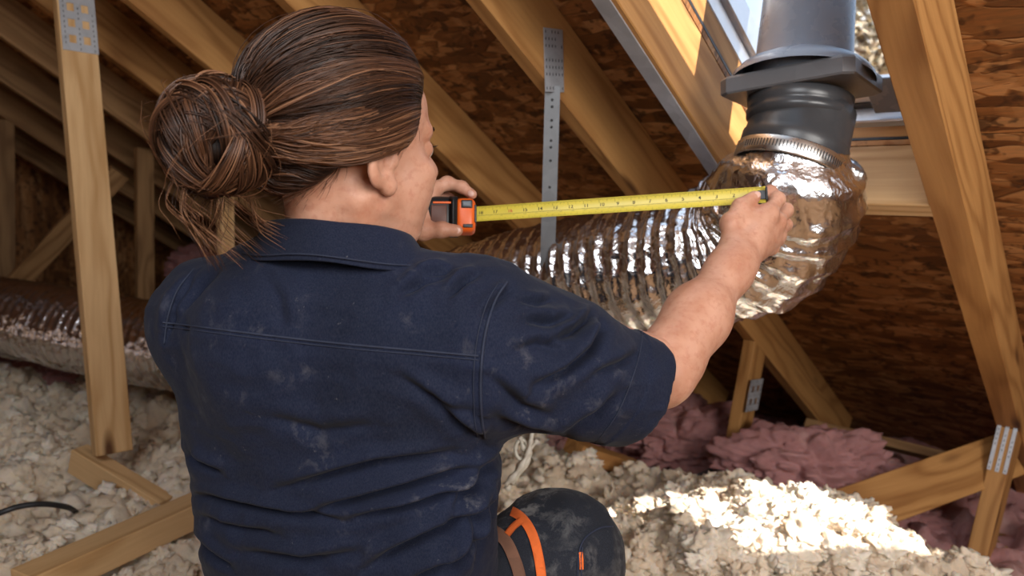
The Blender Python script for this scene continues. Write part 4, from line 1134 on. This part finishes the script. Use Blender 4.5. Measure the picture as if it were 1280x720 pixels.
# ---- trousers, half kneeling: right knee up, left knee on the floor
K_R = P(690, 697, 1.09); H_R = P(505, 838, .96); H_L = P(330, 838, 1.0)
A_R = Vector((K_R.x+.0, K_R.y-.02, .10)); K_L = Vector((H_L.x-.02, H_L.y+.10, .085)); A_L = Vector((K_L.x+.03, K_L.y-.40, .07))
def trousers():
    h = .006; G, n, lo = grid((-.52, .42, .03), (.30, 1.32, CAMZ-.36), h)
    f = cap(G, H_L.lerp(H_R, .2), H_L.lerp(H_R, .8), .135, .135)
    f = smin(f, cap(G, H_R, K_R, .100, .082), .06)
    f = smin(f, ell(G, K_R+Vector((.012, 0, .0)), (.082, .085, .086)), .03)
    f = smin(f, cap(G, K_R+Vector((.018, .01, -.01)), A_R, .074, .062), .035)
    f = smin(f, cap(G, H_L, K_L, .098, .075), .06); f = smin(f, cap(G, K_L, A_L, .072, .055), .03)
    v, q = nets(f, n, lo, h, 2); nr = normals(v, q)
    v = v+nr*(.008*fbm(v*8, 3)+.006*billow(v*np.array([20, 12, 12]), 2)+.0012*fbm(v*60, 2))[:, None]
    return v, q
tv, tq = trousers(); np_mesh('trousers', tv, tq, TROU, person)
tr_bvh = BVHTree.FromPolygons([tuple(x) for x in tv], [tuple(int(i) for i in x) for x in tq])
def ribbon_on(name, pl, wpx, mat, lift=.003, n=40):
    s = spline(pl, n); tn = np.gradient(s, axis=0); tn /= np.linalg.norm(tn, axis=1)[:, None]; nn = np.stack([-tn[:, 1], tn[:, 0]], 1)
    o = Vector((0, 0, CAMZ)); rows = []; m = 5
    for k in range(n):
        row = []
        for j in range(m):
            a = s[k]+nn[k]*wpx*(j/(m-1)-.5); d = (P(a[0], a[1], 1)-o).normalized(); l, q, i, ds = tr_bvh.ray_cast(o, d)
            if l is None: break
            row.append((l, d))
        if len(row) == m: rows.append(row)
    if len(rows) < 3: return
    top = np.array([[(l-d*lift)[:] for l, d in r] for r in rows]); 
    for _ in range(2): top[1:-1] = .25*top[:-2]+.5*top[1:-1]+.25*top[2:]
    bot = np.array([[(l+d*.002)[:] for l, d in r] for r in rows])
    nr_ = len(rows); v = np.vstack([top.reshape(-1, 3), bot.reshape(-1, 3)])
    i = np.arange(nr_-1)[:, None]*m; j = np.arange(m-1)[None, :]; f = np.stack([i+j, i+j+1, i+m+j+1, i+m+j], -1).reshape(-1, 4)
    kk = nr_*m; e = []
    for i_ in range(nr_-1):
        for c in (0, m-1): e.append([i_*m+c, (i_+1)*m+c, (i_+1)*m+c+kk, i_*m+c+kk])
    np_mesh(name, v, [f, np.array(e)], mat, person)
ribbon_on('orange_knee_strap', [(614, 642), (632, 637), (650, 645), (664, 664), (672, 690), (677, 722), (678, 760)], 12, STRAPO)
ribbon_on('orange_strap_branch', [(634, 668), (642, 658), (652, 650)], 9, STRAPO, .0035)
ribbon_on('brown_knee_strap', [(598, 662), (618, 664), (632, 676), (642, 696), (650, 722), (653, 760)], 15, STRAPB)
for (a, b) in ((([(722, 722), (724, 690), (732, 672), (750, 660), (766, 658)]), .0012), (([(727, 722), (726, 700), (728, 684)]), .0012)):
    s = spline(a, 40); o = Vector((0, 0, CAMZ)); pts = []
    for x, y in s:
        d = (P(x, y, 1)-o).normalized(); l, q, i, ds = tr_bvh.ray_cast(o, d)
        if l is not None: pts.append(l-d*.001)
    if len(pts) > 4: tube_obj('knee_pocket_seam', pts, b, STITCH, person, 6)
ribbon_on('orange_pocket_mark', [(726, 690), (727, 702), (727, 712)], 5, STRAPO, .002, 12)

# ---- body: head, arms and the core under the shirt, one mesh
hv, hq = head()
rv, rq, rp = hand(*hand_right()); lv, lq, lp = hand(*hand_left())
def core():
    h = .009; G, n, lo = grid((-.50, .70, CAMZ-.52), (.22, 1.30, CAMZ+.02), h)
    f = shirt_core(G, .022); f = np.maximum(f, (CAMZ-.50)-G[:, 2])
    f = smin(f, cap(G, S_R, E_R, .050, .042), .03); f = smin(f, cap(G, S_L, E_L, .048, .040), .03)
    return nets(f, n, lo, h, 1)
cv, cq = core()
vs = [hv, rv, lv, cv]; qs = []; nb = 0
for a, b in zip(vs, (hq, rq, lq, cq)): qs.append(b+nb); nb += len(a)
np_mesh('body', np.vstack(vs), [np.concatenate(qs)], SKIN, person)
nails(rp, ['t'], 'r'); nails(lp, ['t', 'i'], 'l')
for s in (-1, 1):
    bm = bmesh.new(); bmesh.ops.create_uvsphere(bm, u_segments=20, v_segments=14, radius=.0125)
    eb = bm_obj('eyeball', bm, EYEW, person, HM @ Matrix.Translation((s*.032, .0785, 0)), True)
    bm = bmesh.new(); bmesh.ops.create_uvsphere(bm, u_segments=16, v_segments=10, radius=.0062)
    for q in bm.verts: q.co.y *= .3
    o = bm_obj('iris', bm, IRIS, None, HM @ Matrix.Translation((s*.032, .0785+.0112, 0)), True); o.parent = eb
    o.matrix_parent_inverse = eb.matrix_basis.inverted() if False else (HM @ Matrix.Translation((s*.032, .0785, 0))).inverted()
# boots
for (a, toe, nm) in ((A_R, A_R+Vector((.05, .17, -.06)), 'boot'), (A_L, A_L+Vector((-.02, -.10, -.05)), 'boot')):
    lo = np.minimum(np.array(a), np.array(toe))-.09; hi = np.maximum(np.array(a), np.array(toe))+.09; lo[2] = -.02
    G, n, lo = grid(lo, hi, .006)
    f = cap(G, a+Vector((0, 0, .05)), a+Vector((0, -.01, -.04)), .056, .050); f = smin(f, cap(G, a+Vector((0, -.02, -.045)), toe, .045, .040), .03)
    f = smax(f, .0-G[:, 2], .01); v, q = nets(f, n, lo, .006, 2); np_mesh(nm, v, q, BOOTM, person)

# ---- hair ------------------------------------------------------
HCc = np.array([0, -.012, .032]); SK = np.array([.075, .101, .087]); SH = np.array([.0905, .114, .1035])
def unit(v): return v/np.linalg.norm(v, axis=-1, keepdims=True)
line = np.array([(0, .080, .088), (.030, .077, .084), (.052, .064, .068), (.064, .052, .046), (.070, .042, .020), (.074, .032, .008), (.077, .018, .026), (.078, .002, .036), (.078, -.020, .038), (.077, -.038, .020), (.070, -.047, -.022), (.058, -.068, -.055), (.036, -.086, -.074), (.0, -.094, -.080)])
line = np.vstack([line, (line*np.array([-1, 1, 1]))[-2:0:-1]])
NL = len(line); ldir = line-HCc
tie = unit(np.array([0, -.112, -.026]))
def loopdir(u):
    u = (u % 1.0)*NL; k = np.floor(u).astype(int); f = (u-k)[:, None]; f = f*f*(3-2*f)*.5+f*.5
    return unit(ldir[k % NL]*(1-f)+ldir[(k+1) % NL]*f)
def erad(d, r): return 1/np.sqrt(((d/r)**2).sum(-1))
def slerp(a, b, t):
    om = np.arccos(np.clip((a*b).sum(-1), -1, 1))[:, None]; s = np.sin(om)+1e-6
    return (np.sin((1-t)*om)*a+np.sin(t*om)*b)/s
def path(u, t, lift=0.0, t0=None):
    """points for loop params u (m,) at fractions t (k,) -> (m,k,3) in head space"""
    d0 = loopdir(u); m = len(u); out = np.zeros((m, len(t), 3))
    t0 = np.zeros(m) if t0 is None else t0
    for i, tt in enumerate(t):
        tb = (t0+(1-t0)*tt)[:, None]; d = slerp(d0, tie[None, :].repeat(m, 0), tb); d = unit(d)
        rise = np.clip(tb[:, 0]/.20, 0, 1); rise = rise*(2-rise)
        r = erad(d, SK)*(1-rise)+erad(d, SH)*rise+.002
        pin = np.clip((tb[:, 0]-.72)/.28, 0, 1); r = r*(1-.06*pin*pin)
        out[:, i] = HCc+d*(r+lift)[:, None] if not np.isscalar(lift) else HCc+d*(r+lift)[:, None]
    return out
# under layer
u = np.linspace(0, 1, 120, endpoint=False); t = np.linspace(0, 1, 26); pth = path(u, t, -.0025)
m, k = pth.shape[:2]; i = np.arange(m)[:, None]*k; j = np.arange(k-1)[None, :]; i2 = (np.arange(m)[:, None]+1) % m*k
bq = np.stack([i+j, i2+j, i2+j+1, i+j+1], -1).reshape(-1, 4)
bv = pth.reshape(-1, 3); bt = np.full(len(bv), .12)
HV = [bv]; HQ = [bq]; HT = [bt]; hb = len(bv)
def strands(Pt, r0, tint, taper=True):
    """Pt (m,k,3) -> triangular tubes appended to hair"""
    global hb
    m, k = Pt.shape[:2]; T_ = np.gradient(Pt, axis=1); T_ = unit(T_+1e-9)
    ref = unit(Pt-HCc); A = unit(np.cross(T_, ref)+1e-9); B = np.cross(T_, A)
    th = np.array([0, 2.094, 4.189]); prof = np.ones(k)
    if taper: prof = np.minimum(1, np.linspace(.35, 3, k))*np.minimum(1, np.linspace(3, .3, k))
    rr = np.asarray(r0)[:, None]*prof[None, :]
    v = Pt[:, :, None, :]+rr[:, :, None, None]*(A[:, :, None, :]*np.cos(th)[None, None, :, None]+B[:, :, None, :]*np.sin(th)[None, None, :, None])
    b = (np.arange(m)[:, None, None]*k+np.arange(k-1)[None, :, None])*3; j = np.arange(3)[None, None, :]; j2 = (j+1) % 3
    q = np.stack([b+j, b+j2, b+3+j2, b+3+j], -1).reshape(-1, 4)
    HV.append(v.reshape(-1, 3)); HQ.append(q+hb); HT.append(np.repeat(tint, k*3)); hb += m*k*3
hr = np.random.RandomState(5)
def lay(mn, lift_s, r, spread, t0max, kk=18, wav=.0025):
    u = hr.rand(mn); t = np.linspace(0, 1, kk); t0 = hr.rand(mn)**2*t0max
    Pt = path(u, t, 0.0, t0)
    ph = hr.rand(mn)*6.28; lock = fbm(np.stack([u*38, u*0, u*0], -1), 2)
    d = unit(Pt-HCc); T_ = unit(np.gradient(Pt, axis=1)); S = np.cross(T_, d)
    env = np.sin(np.clip(t, 0, 1)*math.pi)[None, :]
    off = (hr.rand(mn)*lift_s)[:, None]*env+.0095*lock[:, None]*env+.0030
    sw = wav*(np.sin(t[None, :]*5+ph[:, None])+.9*np.sin(t[None, :]*9+u[:, None]*60))*env+(.016*fbm(np.stack(np.broadcast_arrays(u[:, None]*14+t[None, :]*1.5, u[:, None]*0+3, t[None, :]*2.2), -1), 2)*env)
    Pt = Pt+d*off[..., None]+S*sw[..., None]
    tint = np.clip(.42+.20*hr.randn(mn)+.55*lock, 0, 1)
    strands(Pt, r*(.6+.8*hr.rand(mn)), tint)
lay(4600, .0055, .00085, 0, .0, 20)
lay(2400, .0080, .00075, 0, .6, 16, .004)
lay(160, .014, .00028, 0, .3, 18, .006)         # flyaways
# baby hair at nape and temple
mn = 260; u = np.concatenate([.36+.14*hr.rand(150), .12+.14*hr.rand(110)]); d0 = loopdir(u); kk = 8
st_ = HCc+d0*(erad(d0, SK)+.001)[:, None]; dr = unit(np.stack([.3*hr.randn(mn), -.5+.4*hr.randn(mn), -.8+.4*hr.randn(mn)], -1))
t = np.linspace(0, 1, kk)[None, :, None]; Pt = st_[:, None, :]+dr[:, None, :]*t*(.012+.022*hr.rand(mn))[:, None, None]+np.array([0, -.012, 0])*t*t
strands(Pt, np.full(mn, .00025), .5+.4*hr.rand(mn))
# bun
BC = np.array([0, -.150, .002]); BR = .056
dsp = 1+.10*billow(iv4*2.2+3, 3); bun = iv4*dsp[:, None]*np.array([.038, .038, .040])+BC
HV.append(bun); HT.append(np.full(len(bun), .0)); bun_f = if4+hb; hb += len(bun)
for L in range(46):
    ax = unit(hr.randn(3)) if L % 2 else unit(np.array([.35*hr.randn(), .8, .5*hr.randn()])); e1 = unit(np.cross(ax, np.array([.2, .3, 1]))); e2 = np.cross(ax, e1)
    offc = hr.uniform(-.65, .65); rc = math.sqrt(1-offc**2); kk = 26; span = hr.uniform(2.2, 4.6); a0 = hr.rand()*6.28
    aa = a0+np.linspace(0, span, kk); rad = BR*(.84+.20*hr.rand())
    cen = BC+rad*(ax*offc+rc*(np.cos(aa)[:, None]*e1+np.sin(aa)[:, None]*e2))*np.array([1.0, .98, 1.04])
    ns = 60; off = hr.randn(ns, 2)*.0042; tw = np.linspace(0, 2.2, kk)+hr.rand()
    dirn = unit(cen-BC); tg = unit(np.gradient(cen, axis=0)); sd_ = np.cross(tg, dirn)
    env = .45+.55*np.sin(np.linspace(0, 1, kk)*math.pi)
    o1 = off[:, 0:1]*np.cos(tw)-off[:, 1:2]*np.sin(tw); o2 = (off[:, 0:1]*np.sin(tw)+off[:, 1:2]*np.cos(tw))*.75
    Pt = cen[None]+sd_[None]*(o1*env*1.35)[..., None]+dirn[None]*(o2*env)[..., None]-dirn[None]*(.012*(1-np.sin(np.linspace(0, 1, kk)*math.pi)))[None, :, None]
    base = .30+.5*hr.rand()
    strands(Pt, .00095*(.6+.8*hr.rand(ns)), np.clip(base+.22*hr.randn(ns), 0, 1))
# loop on top of the bun and loose wisps below
def lock(pl, ns, spread, kk=24, r=.00055, base=.5):
    c = spline(pl, kk); off = hr.randn(ns, 1, 3)*spread; grow = np.linspace(.6, 1.3, kk)[None, :, None]
    Pt = c[None]+off*grow+(.0015*np.sin(np.linspace(0, 7, kk)[None, :]+hr.rand(ns, 1)*6))[..., None]*np.array([1, .3, .2])
    strands(Pt, r*(.6+.8*hr.rand(ns)), np.clip(base+.28*hr.randn(ns), 0, 1))
a = np.linspace(-.6, 5.6, 9); lock([(.012+.0, -.112+.017*math.cos(q), .060+.020*math.sin(q)) for q in a], 40, .0022, 24, .0009)
a = np.linspace(0, 5.4, 9); lock([(.0, -.150+.022*math.cos(q), .050+.014*math.sin(q)) for q in a], 34, .002, 24, .0009)
for k in range(11):
    y0 = -.105-.085*hr.rand(); L_ = .035+.05*hr.rand(); sw = hr.randn()*.015
    lock([(.02*hr.randn(), y0, -.040), (.02*hr.randn(), y0-.006+sw*.3, -.05-L_*.3), (.02*hr.randn(), y0+sw, -.05-L_*.7), (.022*hr.randn(), y0+.018+sw*1.5, -.05-L_)], 9, .004, 16, .0003, .7)
for k in range(40):   # fuzz around the bun
    a1, b1 = hr.rand()*6.28, hr.uniform(-1, 1); dd = np.array([math.sqrt(1-b1*b1)*math.cos(a1), math.sqrt(1-b1*b1)*math.sin(a1), b1]); tg = unit(np.cross(dd, hr.randn(3)))
    lock([BC+dd*BR*.95-tg*.02, BC+dd*(BR+.006), BC+dd*(BR+.011)+tg*.02, BC+dd*(BR+.006)+tg*.042], 2, .001, 10, .00025, .7)
hvv = h2w(np.vstack(HV)); np_mesh('hair', hvv, [np.concatenate(HQ), bun_f], HAIR, person, tint=np.concatenate(HT))
# brows and lashes
head_bvh = BVHTree.FromPolygons([tuple(x) for x in (hv-HMn[:3, 3])@HMn[:3, :3]], [tuple(int(i) for i in x) for x in hq])
def skin_y(x, z, dflt):
    l, nn, i, ds = head_bvh.ray_cast(Vector((x, .2, z)), Vector((0, -1, 0))); return dflt if l is None else l.y
for s in (-1, 1):
    n_ = 46; x0 = np.linspace(.014, .050, n_); VV = []; FF = []; nb_ = 0
    for x in x0:
        y = skin_y(s*x, .020, .09)+.0003; p0 = np.array([s*x, y, .0185+.004*math.sin((x-.014)/.036*2.6)+hr.randn()*.001]); p1 = p0+np.array([s*.005, -.0022, .0015+hr.randn()*.001])
        v, f = tube([p0, (p0+p1)/2+np.array([0, .0008, 0]), p1], [.0004, .00045, .00015], 4); VV.append(v); FF.append(f[0]+nb_); nb_ += len(v)
    np_mesh('eyebrow', h2w(np.vstack(VV)), np.concatenate(FF), HAIR, person, tint=np.full(nb_, .4))
    VV = []; FF = []; nb_ = 0
    for x in np.linspace(.022, .043, 22):
        y = skin_y(s*x, .003, .088)-.0005; p0 = np.array([s*x, y, .003]); p1 = p0+np.array([s*(x-.030)*.3, .0055, .0020])
        v, f = tube([p0, (p0+p1)/2+np.array([0, .0, -.0008]), p1], [.0003, .0003, .0001], 4); VV.append(v); FF.append(f[0]+nb_); nb_ += len(v)
    np_mesh('eyelashes', h2w(np.vstack(VV)), np.concatenate(FF), HAIR, person, tint=np.full(nb_, .0))
